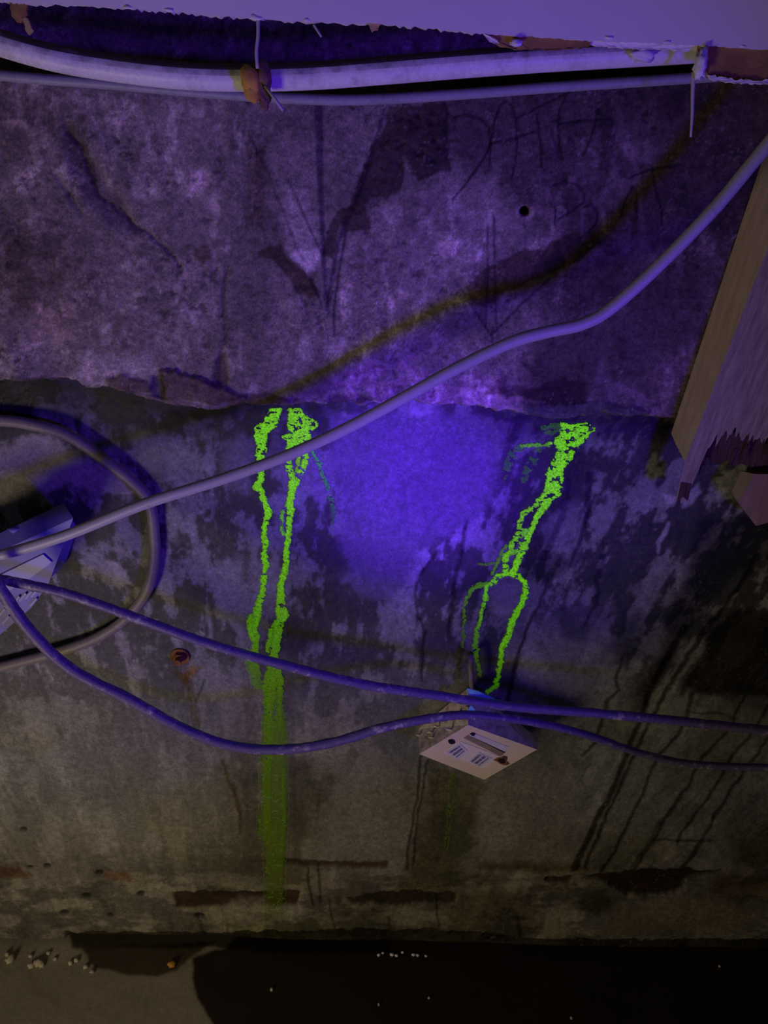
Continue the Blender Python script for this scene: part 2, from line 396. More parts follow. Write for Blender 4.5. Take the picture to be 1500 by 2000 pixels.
T.mult(T.poly([(160, 690), (290, 690), (320, 735), (240, 745), (150, 740)], 14, 16), (1.7, 1.7, 1.9))
T.mult(T.poly([(40, 620), (130, 600), (170, 640), (90, 690), (40, 680)], 25, 20), (1.35, 1.3, 1.25))
T.mult(T.poly([(330, 520), (420, 500), (420, 640), (360, 660), (330, 600)], 30, 25), (1.25, 1.25, 1.3))
T.mult(T.poly([(640, 470), (860, 360), (960, 420), (900, 540), (700, 640), (660, 600)], 40, 20), (1.22, 1.18, 1.25))
T.mult(T.poly([(1155, 760), (1175, 700), (1190, 740), (1280, 790), (1250, 815), (1140, 800)], 10, 12), (1.7, 1.75, 1.9))
# gouge slanting down at the left
g = [(128, 250), (150, 300), (185, 360), (225, 415), (262, 445)]
T.mult(T.line(g, [10, 34, 44, 40, 14], 16, 8), (.55, .48, .60), rel=0.0055)
T.mult(T.line([(110, 340), (140, 390), (160, 420)], [4, 6, 3], 5, 4), (.7, .66, .6), rel=0.003)
T.mult(T.line([(232, 405), (258, 432), (280, 450), (320, 485), (350, 520)], [6, 8, 5, 5, 3], 3, 10), (.45, .42, .48), rel=0.004)
T.mult(T.line([(132, 258), (152, 285), (170, 330), (190, 380), (230, 415)], [5, 5, 6, 4, 3], 3, 5), (.42, .40, .45), rel=0.004)
# marker pen: two arrows pointing at the joint and handwriting
INK = (.22, .18, .34)
def pen(pts, w, k=INK, warp=1.5, soft=3): T.mult(T.line(pts, w, soft, warp), k)
pen([(622, 190), (624, 290), (625, 360), (629, 440), (635, 560), (640, 612)], [17, 15, 12, 9, 9, 8], (.36, .30, .55))
pen([(486, 262), (520, 330), (548, 400), (575, 470), (592, 510)], [4, 6, 4, 3, 3], (.45, .40, .45))
pen([(562, 350), (585, 400), (606, 450), (630, 500)], [3, 4, 4, 4])
pen([(752, 212), (735, 270), (712, 340), (690, 400), (662, 470), (648, 540), (640, 590)], [5, 7, 14, 14, 8, 7, 6], (.36, .30, .48))
pen([(676, 450), (668, 500), (660, 545), (652, 600), (653, 655)], [6, 5, 4, 5, 3])
pen([(606, 545), (618, 570), (630, 600)], [8, 6, 3])
pen([(625, 560), (624, 620)], 3, (.6, .55, .7)); pen([(640, 600), (650, 570)], 3)
pen([(953, 440), (952, 500), (952, 560), (948, 640)], 3.5); pen([(965, 420), (966, 520), (969, 640)], 3.5)
pen([(888, 548), (925, 602), (958, 655)], [3, 4, 5]); pen([(1073, 545), (1022, 590), (964, 650)], [3, 4, 5]); pen([(962, 640), (961, 668)], 5)
for s_ in ([(884, 230), (910, 224), (938, 231), (954, 250), (957, 282), (948, 305), (932, 328), (908, 362), (884, 390)],
           [(957, 330), (957, 290), (965, 240), (976, 206), (988, 198), (1000, 206), (1008, 235), (1010, 272), (1008, 310), (999, 350)],
           [(958, 280), (1000, 272), (1042, 257)], [(1008, 232), (1060, 205), (1118, 178)], [(1048, 222), (1055, 270), (1058, 328)],
           [(1106, 188), (1093, 212), (1090, 250), (1094, 290), (1098, 312)], [(1092, 243), (1130, 237), (1192, 232)],
           [(1170, 200), (1163, 240), (1150, 280), (1140, 302)], [(1082, 362), (1105, 354), (1130, 362), (1143, 380), (1138, 396), (1115, 414), (1090, 428)],
           [(1084, 405), (1083, 445)], [(1140, 406), (1155, 400), (1167, 415), (1165, 435), (1150, 452)], [(1212, 425), (1222, 390), (1235, 365), (1243, 375), (1243, 430)],
           [(1230, 348), (1270, 331), (1332, 322)], [(1274, 328), (1280, 370), (1292, 410), (1292, 442)]):
    pen(s_, 4.6, (.24, .20, .30), 1.0, 2.2)
# drill hole
d = np.hypot(U - 1025, (V - 412) * 1.05)
T.col *= (1 - 0.96 * (1 - sstep(7, 11, d)))[:, None]; T.rel += 0.03 * (1 - sstep(6, 10, d))
T.col *= (1 + 0.7 * sstep(9, 12, d) * (1 - sstep(14, 24, d)))[:, None]
# broken mortar flakes standing proud along the lip
BR = (.135, .088, .072)
for q_, c_, d_ in (([(206, 738), (240, 734), (285, 748), (300, 764), (262, 770), (232, 764), (214, 752)], BR, .007),
                   ([(310, 720), (345, 722), (390, 738), (440, 754), (480, 775), (420, 790), (370, 780), (320, 784), (316, 750)], BR, .010),
                   ([(455, 772), (520, 768), (560, 780), (620, 792), (560, 800), (500, 800), (450, 795)], BR, .006),
                   ([(1020, 790), (1090, 792), (1160, 782), (1210, 792), (1150, 815), (1080, 822), (1030, 812)], (.10, .10, .11), .005),
                   ([(1180, 796), (1240, 790), (1270, 806), (1235, 825), (1180, 822)], (.09, .09, .10), .006),
                   ([(20, 736), (120, 738), (170, 752), (100, 762), (20, 756)], (.08, .075, .075), .004)):
    i_, m_ = T.poly(q_, 3, 8)
    tone = (.55 + .9 * fbm(U[i_] / 14, V[i_] / 6, 4, 411, .65))[:, None]
    T.col[i_] += (np.array(c_)[None] * tone - T.col[i_]) * (m_ * .85)[:, None]; T.rel[i_] -= .6 * d_ * m_ * (.6 + .8 * fbm(U[i_] / 16, V[i_] / 9, 3, 413))
T.mult(T.poly([(298, 735), (318, 730), (324, 780), (300, 775)], 5, 5), (.40, .40, .55), rel=.006)
T.mult(T.poly([(640, 776), (700, 770), (725, 780), (690, 800), (640, 800)], 5, 8), (.4, .34, .4), rel=.005)
# speckles of lime
sp = sstep(.80, .86, vnoise(U / 3.3, V / 3.3, 91)) * sstep(.5, .6, fbm(U / 60, V / 60, 3, 92))
T.col += 0.09 * sp[:, None]; T.rel -= 0.0006 * sp
# shade behind conduit and board: put into the wall's colour and an added setback
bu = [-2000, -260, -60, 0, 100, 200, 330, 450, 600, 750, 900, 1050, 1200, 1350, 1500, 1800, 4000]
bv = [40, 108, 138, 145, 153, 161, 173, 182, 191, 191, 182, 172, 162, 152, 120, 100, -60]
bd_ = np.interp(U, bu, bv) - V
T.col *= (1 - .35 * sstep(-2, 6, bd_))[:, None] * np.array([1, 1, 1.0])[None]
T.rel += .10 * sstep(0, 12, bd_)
# bottom edge rounds back into the joint
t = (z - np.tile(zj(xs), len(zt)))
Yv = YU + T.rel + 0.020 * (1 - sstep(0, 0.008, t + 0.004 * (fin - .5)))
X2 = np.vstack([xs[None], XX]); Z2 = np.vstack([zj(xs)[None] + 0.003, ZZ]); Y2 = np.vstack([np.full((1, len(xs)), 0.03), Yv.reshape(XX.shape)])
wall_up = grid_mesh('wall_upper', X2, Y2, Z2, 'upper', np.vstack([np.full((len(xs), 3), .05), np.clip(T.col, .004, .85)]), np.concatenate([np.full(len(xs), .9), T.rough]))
wall_up['kind'] = 'structure'

# ---- lower pour
def lower_rel(x, z, U, V):
    return 0.0024 * (fbm(U / 40, V / 46, 4, 131, .6) - .5) + 0.0012 * (fbm(U / 10, V / 10, 3, 151, .7) - .5) + 0.006 * (fbm(U / 200, V / 200, 2, 132) - .5)
ZL = np.linspace(-0.02, 1, int(1.2 / STEP))
XX, TT = np.meshgrid(xs, ZL); ZZ = TT * (zj(xs)[None] + 0.02)
x = XX.ravel(); z = ZZ.ravel(); U, V = pix(x, 0 * x, z)
T = Paint(U, V, 2)
ang = (U - 540) / np.maximum(2500 - V, 300) * 1500          # runs of water converge downwards
big = fbm(U / 170, V / 150, 4, 203); mid = fbm(U / 46, V / 40, 5, 231, .6); fin = fbm(U / 10, V / 9, 4, 251, .7)
strk = fbm(ang / 30, V / 190, 5, 271, .6)
pal = sstep(.475, .56, 0.32 * strk + 0.68 * fbm((U + .35 * (V - 1000) * (U - 540) / 900) / 62, V / 74, 6, 281, .66))
low = sstep(1150, 1500, V)
val = (0.055 + 0.20 * pal) * (0.65 + 0.7 * big) * (0.72 + 0.56 * mid) * (0.78 + 0.44 * fin)
flat = 0.205 * (0.75 + 0.5 * big) * (0.75 + 0.5 * mid) * (0.82 + 0.36 * fin) * (0.8 + .4 * strk)
val = val * (1 - .75 * low) + flat * .75 * low
brown = sstep(1500, 1800, V)
T.col = val[:, None] * (np.array([.97, .97, 1.0])[None] * (1 - brown[:, None]) + np.array([1.08, .98, .80])[None] * brown[:, None])
T.rough = 0.8 - 0.25 * (1 - pal) * (1 - low)
T.rel = lower_rel(x, z, U, V)
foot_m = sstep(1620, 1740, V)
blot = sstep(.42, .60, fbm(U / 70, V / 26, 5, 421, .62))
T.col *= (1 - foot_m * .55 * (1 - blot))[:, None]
blot2 = sstep(.50, .66, fbm(U / 120, V / 90, 5, 431, .6))
T.col *= (1 - .32 * blot2 * low * sstep(200, 700, U))[:, None]
oliv = sstep(.45, .65, fbm(U / 180, V / 140, 3, 433)) * low
T.col *= 1 - oliv[:, None] * np.array([.02, .04, .22])[None]
# damp under the joint; at left the lip's shadow is painted into the colour
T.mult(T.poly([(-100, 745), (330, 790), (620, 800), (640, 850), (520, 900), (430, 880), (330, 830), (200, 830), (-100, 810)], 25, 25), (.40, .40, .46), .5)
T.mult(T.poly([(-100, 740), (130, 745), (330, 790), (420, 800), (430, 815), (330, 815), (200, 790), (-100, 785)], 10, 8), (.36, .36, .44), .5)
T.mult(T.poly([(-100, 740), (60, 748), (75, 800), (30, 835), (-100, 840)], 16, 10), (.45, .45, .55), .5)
T.mult(T.poly([(900, 800), (1320, 830), (1330, 860), (1180, 850), (1020, 860), (960, 880), (930, 840)], 16, 16), (.40, .38, .44), .4)
T.mult(T.poly([(470, 800), (640, 800), (650, 1000), (640, 1250), (600, 1290), (470, 1290), (480, 1000)], 40, 30), (.62, .62, .64), .5)
T.mult(T.poly([(980, 830), (1160, 840), (1130, 1000), (1060, 1130), (1040, 1250), (900, 1380), (880, 1300), (900, 1150), (960, 1060)], 36, 30), (.55, .55, .58), .5)
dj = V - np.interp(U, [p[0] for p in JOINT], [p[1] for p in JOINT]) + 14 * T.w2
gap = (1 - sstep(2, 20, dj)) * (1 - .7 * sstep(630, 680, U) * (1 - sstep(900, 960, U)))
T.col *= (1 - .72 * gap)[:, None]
# dry pale areas
T.over(T.poly([(640, 806), (960, 808), (985, 870), (965, 960), (930, 1010), (880, 1050), (830, 1070), (800, 1110), (770, 1175), (730, 1165), (665, 1140), (690, 1110), (660, 1060), (668, 1000), (650, 930)], 10, 20), (.125, .12, .14), .90, .8)
T.over(T.poly([(-40, 880), (60, 850), (110, 860), (160, 890), (220, 925), (275, 962), (250, 975), (190, 962), (130, 948), (50, 975), (-40, 985)], 9, 16), (.36, .33, .30), .85)
T.over(T.poly([(255, 835), (335, 850), (370, 905), (330, 940), (280, 930), (262, 890)], 14, 18), (.22, .22, .24), .7)
T.over(T.poly([(205, 1095), (225, 1098), (245, 1120), (258, 1142), (230, 1145), (215, 1125)], 4, 7), (.34, .33, .33), .9)
T.over(T.poly([(222, 1072), (240, 1070), (250, 1085), (235, 1085)], 4, 6), (.26, .25, .26), .8)
T.over(T.poly([(430, 870), (470, 840), (500, 880), (480, 960), (450, 950)], 16, 18), (.19, .18, .21), .6)
T.over(T.poly([(410, 1110), (470, 1090), (480, 1180), (440, 1210)], 16, 18), (.26, .26, .28), .6)
T.over(T.poly([(480, 1100), (545, 1090), (540, 1150), (490, 1150)], 10, 14), (.24, .24, .26), .5)
T.over(T.poly([(320, 960), (350, 1000), (345, 1060), (325, 1040)], 8, 10), (.28, .28, .30), .7)
T.over(T.poly([(430, 1290), (470, 1340), (480, 1430), (440, 1440), (432, 1370)], 14, 18), (.25, .24, .23), .6)
T.over(T.poly([(640, 1490), (780, 1480), (800, 1600), (760, 1690), (600, 1690), (640, 1580)], 30, 26), (.20, .19, .18), .7)
T.over(T.poly([(980, 1480), (1110, 1480), (1140, 1600), (1100, 1690), (950, 1690), (930, 1620)], 30, 26), (.19, .18, .17), .6)
T.over(T.poly([(1050, 1200), (1180, 1180), (1200, 1330), (1130, 1370), (1040, 1360)], 24, 30), (.22, .21, .23), .6)
T.over(T.poly([(965, 1145), (1015, 1138), (1015, 1180), (985, 1210), (960, 1190)], 7, 10), (.23, .22, .25), .7)
T.over(T.poly([(1070, 1000), (1130, 980), (1130, 1080), (1110, 1110), (1080, 1080)], 12, 18), (.24, .23, .27), .6)
T.over(T.poly([(1230, 1150), (1290, 1120), (1290, 1165), (1240, 1170)], 8, 12), (.22, .21, .23), .8)
T.over(T.line([(1305, 1022), (1300, 1040), (1288, 1058), (1285, 1080)], [6, 10, 8, 5], 2.5, 4), (.42, .42, .44), .9)
T.over(T.line([(1400, 1190), (1425, 1178), (1440, 1160)], [6, 8, 5], 4, 6), (.25, .25, .25), .8)
T.over(T.poly([(1292, 962), (1322, 970), (1320, 985), (1300, 984)], 4, 5), (.50, .50, .52), .9)
T.over(T.poly([(1335, 965), (1365, 945), (1372, 965), (1350, 985), (1332, 990)], 4, 6), (.42, .42, .46), .9)
T.over(T.poly([(1395, 962), (1418, 948), (1422, 958), (1400, 972)], 3, 5), (.45, .45, .48), .9)
# runs and dark wet areas at the right
T.mult(T.poly([(1370, 1000), (1560, 1020), (1560, 1110), (1440, 1110), (1335, 1250), (1290, 1330), (1245, 1400), (1225, 1390), (1285, 1270), (1325, 1160)], 14, 14), (.34, .33, .33), .5)
T.mult(T.poly([(1390, 1230), (1440, 1180), (1560, 1200), (1560, 1362), (1325, 1352), (1345, 1312), (1380, 1260)], 8, 14), (.16, .13, .13), .6)
T.mult(T.poly([(1200, 1240), (1250, 1200), (1250, 1280), (1205, 1300), (1185, 1275)], 14, 14), (.45, .45, .47), .6)
T.mult(T.poly([(1090, 1200), (1150, 1210), (1140, 1250), (1100, 1250)], 12, 14), (.5, .5, .52))
T.mult(T.poly([(1010, 1080), (1120, 1090), (1090, 1135), (1020, 1130)], 12, 14), (.5, .5, .52))
DK = (.30, .27, .28)
def run(pts, w, k=DK, warp=5): T.mult(T.line(pts, w, 3, warp), k, .4)
run([(912, 1015), (905, 1060), (893, 1110), (885, 1160), (876, 1245)], [4, 9, 9, 10, 12])
run([(852, 1078), (822, 1120), (810, 1160), (820, 1210), (828, 1240), (824, 1330)], [4, 7, 6, 6, 6, 5])
run([(1152, 930), (1147, 1000), (1135, 1050), (1110, 1110)], [14, 12, 8, 6]); run([(1110, 940), (1100, 1000), (1075, 1060), (1060, 1090)], [12, 14, 12, 8], (.45, .43, .45))
run([(1180, 1060), (1168, 1130), (1165, 1180), (1140, 1220)], [10, 14, 8, 5], (.45, .43, .45))
run([(1072, 1132), (1050, 1190), (1025, 1240), (1005, 1300), (992, 1372)], [5, 7, 7, 8, 8], (.22, .2, .22))
run([(1216, 1288), (1203, 1330), (1208, 1345), (1185, 1370), (1175, 1410), (1160, 1450), (1135, 1475)], [8, 6, 6, 8, 8, 8, 5])
run([(1335, 1225), (1272, 1340), (1240, 1430), (1200, 1530), (1155, 1620), (1120, 1695)], [14, 13, 10, 11, 12, 14], (.22, .19, .18))
run([(1480, 1085), (1425, 1172), (1370, 1240), (1300, 1350), (1262, 1420), (1220, 1510), (1185, 1590), (1142, 1690)], [14, 8, 10, 9, 8, 8, 8, 8], (.24, .21, .20))
run([(1348, 1356), (1342, 1400), (1320, 1440), (1285, 1475), (1240, 1580), (1200, 1660), (1172, 1702)], [10, 7, 8, 7, 7, 7, 6])
run([(1455, 1358), (1425, 1420), (1370, 1480), (1345, 1530), (1310, 1580), (1262, 1660), (1237, 1702)], [6, 6, 7, 7, 8, 7, 6])
run([(1500, 1378), (1470, 1430), (1425, 1480), (1382, 1560), (1340, 1610), (1322, 1645)], [6, 6, 7, 6, 6, 5])
run([(1545, 1400), (1500, 1440), (1450, 1510), (1395, 1590), (1372, 1640), (1336, 1692)], [7, 7, 8, 8, 8, 10])
run([(1290, 1600), (1255, 1660), (1230, 1700)], [4, 6, 4], (.5, .46, .42)); run([(1275, 1637), (1330, 1640), (1392, 1641)], 4)
run([(1345, 1390), (1400, 1392), (1430, 1400)], 4, (.4, .36, .34)); run([(1260, 1404), (1340, 1410)], 5, (.4, .36, .34))
run([(822, 1475), (818, 1530), (810, 1580), (800, 1640), (795, 1700)], [5, 6, 5, 6, 6]); run([(836, 1485), (826, 1540), (815, 1600), (808, 1690)], 5)
T.mult(T.poly([(845, 1485), (940, 1530), (925, 1640), (900, 1680), (890, 1750), (780, 1750), (800, 1690), (835, 1600)], 14, 18), (.50, .48, .30))
T.mult(T.poly([(565, 1470), (600, 1480), (620, 1520), (655, 1520), (650, 1550), (600, 1600), (590, 1690), (555, 1720)], 14, 16), (.58, .56, .54))
T.mult(T.poly([(470, 1290), (505, 1290), (510, 1720), (470, 1700), (460, 1500)], 20, 16), (.66, .64, .60))
run([(385, 1370), (400, 1330)], 4); run([(372, 1380), (380, 1420), (405, 1460)], 4, (.5, .42, .36))
run([(436, 1490), (455, 1540), (470, 1590), (468, 1630)], [6, 8, 9, 5], (.62, .45, .28)); run([(600, 1690), (605, 1730), (612, 1765)], 5); run([(622, 1690), (626, 1760)], 5)
run([(852, 1760), (858, 1810)], 5); run([(640, 1755), (660, 1830)], 5, (.5, .45, .4)); run([(435, 1775), (445, 1820)], 6, (.55, .5, .45))
for v0 in (390, 760, 1010, 1090):
    run([(v0, 1790 + v0 % 7), (v0 + 6, 1835)], 7, (.55, .5, .46))
# rust under the bolt
T.mult(T.poly([(330, 1285), (350, 1310), (395, 1300), (372, 1325), (360, 1345), (345, 1320)], 7, 10), (1.0, .62, .25)); run([(362, 1320), (372, 1360), (390, 1420)], [10, 6, 4], (.8, .58, .36))
# form board seams, rust red
RED = (.20, .11, .075)
T.mult(T.poly([(338, 1746), (450, 1742), (585, 1740), (580, 1768), (460, 1772), (345, 1775)], 3, 6), RED, rel=0.004)
T.mult(T.poly([(490, 1680), (600, 1680), (760, 1684), (755, 1698), (640, 1693), (560, 1690)], 4, 6), (.32, .21, .15), rel=0.003)
T.mult(T.poly([(680, 1752), (760, 1742), (890, 1745), (888, 1768), (760, 1770), (690, 1764)], 4, 9), RED, rel=0.004)
T.mult(T.poly([(1140, 1713), (1180, 1706), (1290, 1697), (1412, 1702), (1345, 1718), (1330, 1745), (1222, 1748), (1190, 1725)], 4, 7), (.16, .07, .05), rel=0.006)
T.mult(T.poly([(1068, 1716), (1118, 1710), (1112, 1726), (1075, 1726)], 3, 6), (.3, .2, .14), rel=0.004)
T.mult(T.poly([(930, 1688), (1120, 1685), (1180, 1698), (1060, 1706), (940, 1700)], 8, 10), (.55, .5, .34))
T.mult(T.poly([(-40, 1690), (40, 1690), (60, 1715), (-40, 1715)], 6, 8), (.62, .38, .24)); T.mult(T.poly([(195, 1700), (250, 1705), (255, 1725), (205, 1720)], 6, 8), (.7, .45, .3))
T.mult(T.poly([(1400, 1710), (1600, 1700), (1600, 1760), (1380, 1750)], 20, 16), (.62, .42, .3)); T.mult(T.poly([(1440, 1640), (1560, 1570), (1560, 1700), (1430, 1690)], 16, 14), (.4, .36, .3))
T.mult(T.poly([(900, 1740), (1040, 1740), (1060, 1790), (1040, 1830), (880, 1830), (880, 1770)], 14, 18), (.5, .46, .36)); T.mult(T.poly([(1110, 1750), (1180, 1745), (1200, 1770), (1150, 1790)], 10, 14), (.4, .36, .3))
T.over(T.poly([(1070, 1775), (1108, 1770), (1112, 1800), (1100, 1828), (1055, 1828)], 6, 8), (.26, .22, .15), .7); T.over(T.poly([(470, 1755), (520, 1760), (510, 1800), (420, 1815), (440, 1770)], 10, 14), (.22, .19, .15), .6)
T.over(T.poly([(1200, 1770), (1400, 1750), (1500, 1780), (1480, 1825), (1180, 1830)], 24, 18), (.17, .14, .09), .6)
for (a, b, r) in ((46, 1620, 5), (92, 1692, 7), (60, 1694, 6), (194, 1706, 6), (275, 1748, 7), (168, 1752, 8), (125, 1785, 9), (390, 1790, 8), (1070, 1716, 6), (215, 1790, 5)):
    dd = np.hypot((U - a) / 1.5, V - b); k = 1 - sstep(r * .4, r, dd + 4 * T.w1); T.col *= (1 - .85 * k)[:, None]; T.rel += .006 * k
# recessed damp foot of the wall
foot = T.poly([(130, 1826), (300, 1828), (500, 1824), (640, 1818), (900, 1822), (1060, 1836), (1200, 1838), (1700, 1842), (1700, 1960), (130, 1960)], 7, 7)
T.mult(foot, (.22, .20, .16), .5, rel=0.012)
T.mult(T.poly([(440, 1810), (640, 1790), (700, 1830), (640, 1860), (450, 1850)], 14, 10), (.8, .85, .5))
sp = sstep(.82, .88, vnoise(U / 3.3, V / 3.3, 391)) * sstep(.5, .62, fbm(U / 60, V / 60, 3, 392))
T.col += 0.05 * sp[:, None]
jit = 0.04 * np.exp(-((U + 200) / 500) ** 2)
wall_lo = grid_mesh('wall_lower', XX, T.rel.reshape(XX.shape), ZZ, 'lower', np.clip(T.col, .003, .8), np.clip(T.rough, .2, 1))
wall_lo['kind'] = 'structure'

# ---- floor
fx = np.concatenate([np.linspace(-1.6, -0.95, 8)[:-1], np.arange(-0.95, 0.95, .004), np.linspace(.951, 1.6, 8)])
fy = np.concatenate([np.arange(0.02, -0.40, -.003), np.linspace(-.401, -2.2, 40)])
XX, YY = np.meshgrid(fx, fy); x = XX.ravel(); y = YY.ravel()
a_ = np.stack([x - CAM[0], y - CAM[1], 0 * x - CAM[2]], -1); k_ = np.maximum(a_ @ _f, .05)
U = 750 + FPX * (a_ @ _r) / k_; V = 1000 - FPX * (a_ @ _u) / k_
T = Paint(U, V, 3)
v_ = 0.26 * (0.8 + .4 * fbm(U / 120, V / 60, 4, 303)) * (.88 + .24 * fbm(U / 12, V / 9, 4, 305, .7))
T.col = v_[:, None] * np.array([1.0, .90, .66])[None]; T.rough[:] = .85
T.rel = 0.003 * (fbm(x * 9, y * 9, 3, 306) - .5)
wet = T.poly([(378, 1872), (374, 1910), (384, 1950), (408, 1985), (440, 2040), (470, 2300), (2600, 2300), (2600, 1780), (500, 1800), (440, 1850)], 4, 5)
T.mult(wet, (.085, .062, .05), .30)
T.mult(T.poly([(132, 1800), (760, 1800), (760, 1858), (520, 1860), (420, 1850), (140, 1852)], 5, 5), (.16, .14, .11), .4)
T.mult(T.poly([(160, 1850), (420, 1840), (380, 1868), (345, 1895), (310, 1907), (250, 1904), (180, 1886)], 4, 5), (.24, .20, .17), .4)
T.mult(T.poly([(-200, 1840), (140, 1845), (170, 1880), (-200, 1870)], 10, 12), (1.25, 1.25, 1.3)); T.mult(T.line([(60, 1900), (70, 1930), (110, 1955)], [10, 16, 10], 10, 6), (.86, .82, .8))
floor = grid_mesh('floor', XX, YY, T.rel.reshape(XX.shape), 'floor', np.clip(T.col, .003, .8), T.rough)
floor['kind'] = 'structure'

rm = random.Random(3)
# ------------------------------------------------------------------ fluorescent dye runs
def dye_run(name, label, box, step, shapes, jag=4.0, jf=7.0, seed=0, hole=0.0, group=None):
    u0, v0, u1, v1 = box
    uu = np.arange(u0, u1 + step, step); vv = np.arange(v0, v1 + step, step)
    UU, VV = np.meshgrid(uu, vv); sh = UU.shape; U = UU.ravel(); V = VV.ravel()
    j1 = fbm(U / jf, V / (jf * .6), 3, seed + 1, .6) - .5; j2 = fbm(U / jf, V / (jf * .6), 3, seed + 2, .6) - .5
    Uw = U + 2 * jag * j1; Vw = V + 2 * jag * .7 * j2
    glow = np.zeros(U.size); cov = np.zeros(U.size); teal = np.zeros(U.size); hol = fbm(U / 9, V / 5, 3, seed + 9, .6)
    for s in shapes:
        if s[0] == 'poly':
            _, pts, g, c, tl, lace = s; sd = poly_sd(Uw, Vw, pts)
        else:
            _, pts, wd, g, c, tl, lace = s
            sd = seg_dist(Uw, Vw, pts, wd if hasattr(wd, '__len__') else [wd] * len(pts))
        vals = []
        for q in (g, c):
            vals.append(np.interp(V, [k[0] for k in q], [k[1] for k in q]) if hasattr(q, '__len__') else np.full(U.size, q))
        sd = sd - 1.3
        m = sd < 0
        if lace: m &= (hol < np.quantile(hol, 1 - .75 * lace))
        edge = .62 + .38 * sstep(0, 3.5, -sd)
        gl = vals[0] * edge
        soft = np.interp(V, [1330, 1480], [0, 1]); cv = vals[1] * (1 - soft * (1 - sstep(0, 9, -sd + 6 * j1)))
        strand = 1 - soft * .28 * sstep(.45, .6, fbm(U / 7, V / 120, 3, seed + 21))
        gl = gl * strand; cv = np.maximum(cv * strand, .02)
        up = m & (gl * cv > glow * cov)
        glow[up] = gl[up]; cov[up] = cv[up]; teal[up] = tl
    mask = (cov > 0).reshape(sh)
    cell = mask[:-1, :-1] | mask[1:, 1:]
    cell &= (mask[:-1, 1:] | mask[1:, :-1])
    idx = np.arange(U.size).reshape(sh)
    q = np.stack([idx[:-1, :-1], idx[1:, :-1], idx[1:, 1:], idx[:-1, 1:]], -1)[cell]
    used = np.unique(q); re = np.full(U.size, -1); re[used] = np.arange(used.size)
    pt = Pn(U[used], V[used], 0.0)
    pt[:, 1] = lower_rel(pt[:, 0], pt[:, 2], U[used], V[used]) - 0.0016
    o = raw_mesh(name, pt, re[q], 'dye')
    a = o.data.attributes.new('dye', 'FLOAT_VECTOR', 'POINT')
    gg = np.stack([glow[used], np.where(cov[used] > 0, cov[used], .5), teal[used]], -1)
    z0 = cov[used] <= 0; gg[z0, 0] = .3
    a.data.foreach_set('vector', gg.astype(np.float32).ravel())
    tag(o, label, 'dye stain', group); return o
FADE = [(800, 1.0), (1000, .92), (1120, .66), (1200, .42), (1290, .22), (1400, .12), (1470, .07), (1800, .04)]  # torch falloff down the wall, painted into the dye's glow
dye_run('dye_run', 'leftmost bright green dye run, thin jagged trickle below the joint', (470, 790, 552, 1345), 1.1, [
    ('poly', [(529, 798), (550, 797), (545, 816), (538, 835), (521, 844), (521, 871), (513, 904), (505, 904), (501, 866), (497, 838), (517, 822)], 1.0, 1, 0, .30),
    ('line', [(508, 895), (511, 935), (501, 948), (510, 958), (518, 985), (526, 995), (520, 1015), (516, 1035), (520, 1055), (517, 1080), (519, 1100), (516, 1130), (512, 1160), (506, 1180), (503, 1200), (497, 1222), (500, 1260), (497, 1300), (505, 1340)],
     [11, 10, 13, 8, 10, 10, 9, 8, 9, 8, 9, 9, 10, 12, 12, 14, 12, 16, 14], FADE, [(800, 1), (1230, 1), (1330, .55)], 0, .04),
    ('line', [(504, 1188), (490, 1205), (487, 1226), (494, 1244)], [4, 5, 6, 6], .42, .9, 0, 0),
    ('line', [(484, 1270), (490, 1300), (500, 1335)], [8, 16, 12], .22, .45, 0, .2)], 5, 8, 10)
dye_run('dye_run', 'long green dye run right of the leftmost, widening into a dim band down the wall', (496, 790, 626, 1800), 1.2, [
    ('poly', [(564, 798), (586, 797), (596, 811), (619, 822), (621, 833), (606, 842), (608, 862), (596, 880), (562, 878), (560, 862), (552, 852), (574, 845), (563, 838)], 1.0, 1, 0, .28),
    ('line', [(566, 870), (563, 905), (572, 930), (572, 955)], [13, 10, 10, 12], 1, 1, 0, .15),
    ('line', [(598, 878), (596, 905), (586, 925), (576, 950)], [9, 9, 8, 8], .95, 1, 0, .25),
    ('line', [(582, 880), (584, 910), (578, 930)], [6, 5, 6], .7, 1, 0, .2),
    ('line', [(574, 945), (568, 975), (567, 1000), (564, 1045), (558, 1080), (562, 1095), (557, 1110), (550, 1140), (547, 1180), (548, 1200), (543, 1230), (538, 1260), (534, 1300)],
     [16, 12, 12, 9, 9, 10, 10, 11, 15, 14, 14, 16, 14], FADE, 1, 0, .04),
    ('line', [(566, 982), (551, 1000), (550, 1035), (560, 1047)], [5, 6, 4, 4], .55, 1, .3, .2),
    ('line', [(541, 1208), (530, 1228), (523, 1272)], [4, 6, 5], .35, .9, 0, .1),
    ('line', [(557, 1190), (560, 1200), (552, 1210)], 5, .5, 1, 0, 0),
    ('line', [(534, 1290), (528, 1330), (526, 1390), (524, 1430)], [16, 24, 18, 12], FADE, .9, 0, .04),
    ('line', [(538, 1290), (547, 1330), (545, 1380), (553, 1430), (556, 1460)], [8, 10, 11, 14, 12], FADE, .9, 0, .04),
    ('poly', [(514, 1395), (556, 1395), (562, 1440), (562, 1480), (562, 1620), (557, 1700), (557, 1800), (518, 1800), (516, 1690), (516, 1650), (500, 1626), (508, 1560), (506, 1480), (510, 1440)], [(1395, .12), (1470, .070), (1600, .042), (1700, .018), (1800, .004)], [(1395, .85), (1600, .78), (1720, .55), (1800, .15)], 0, .10)], 4.5, 9, 30)
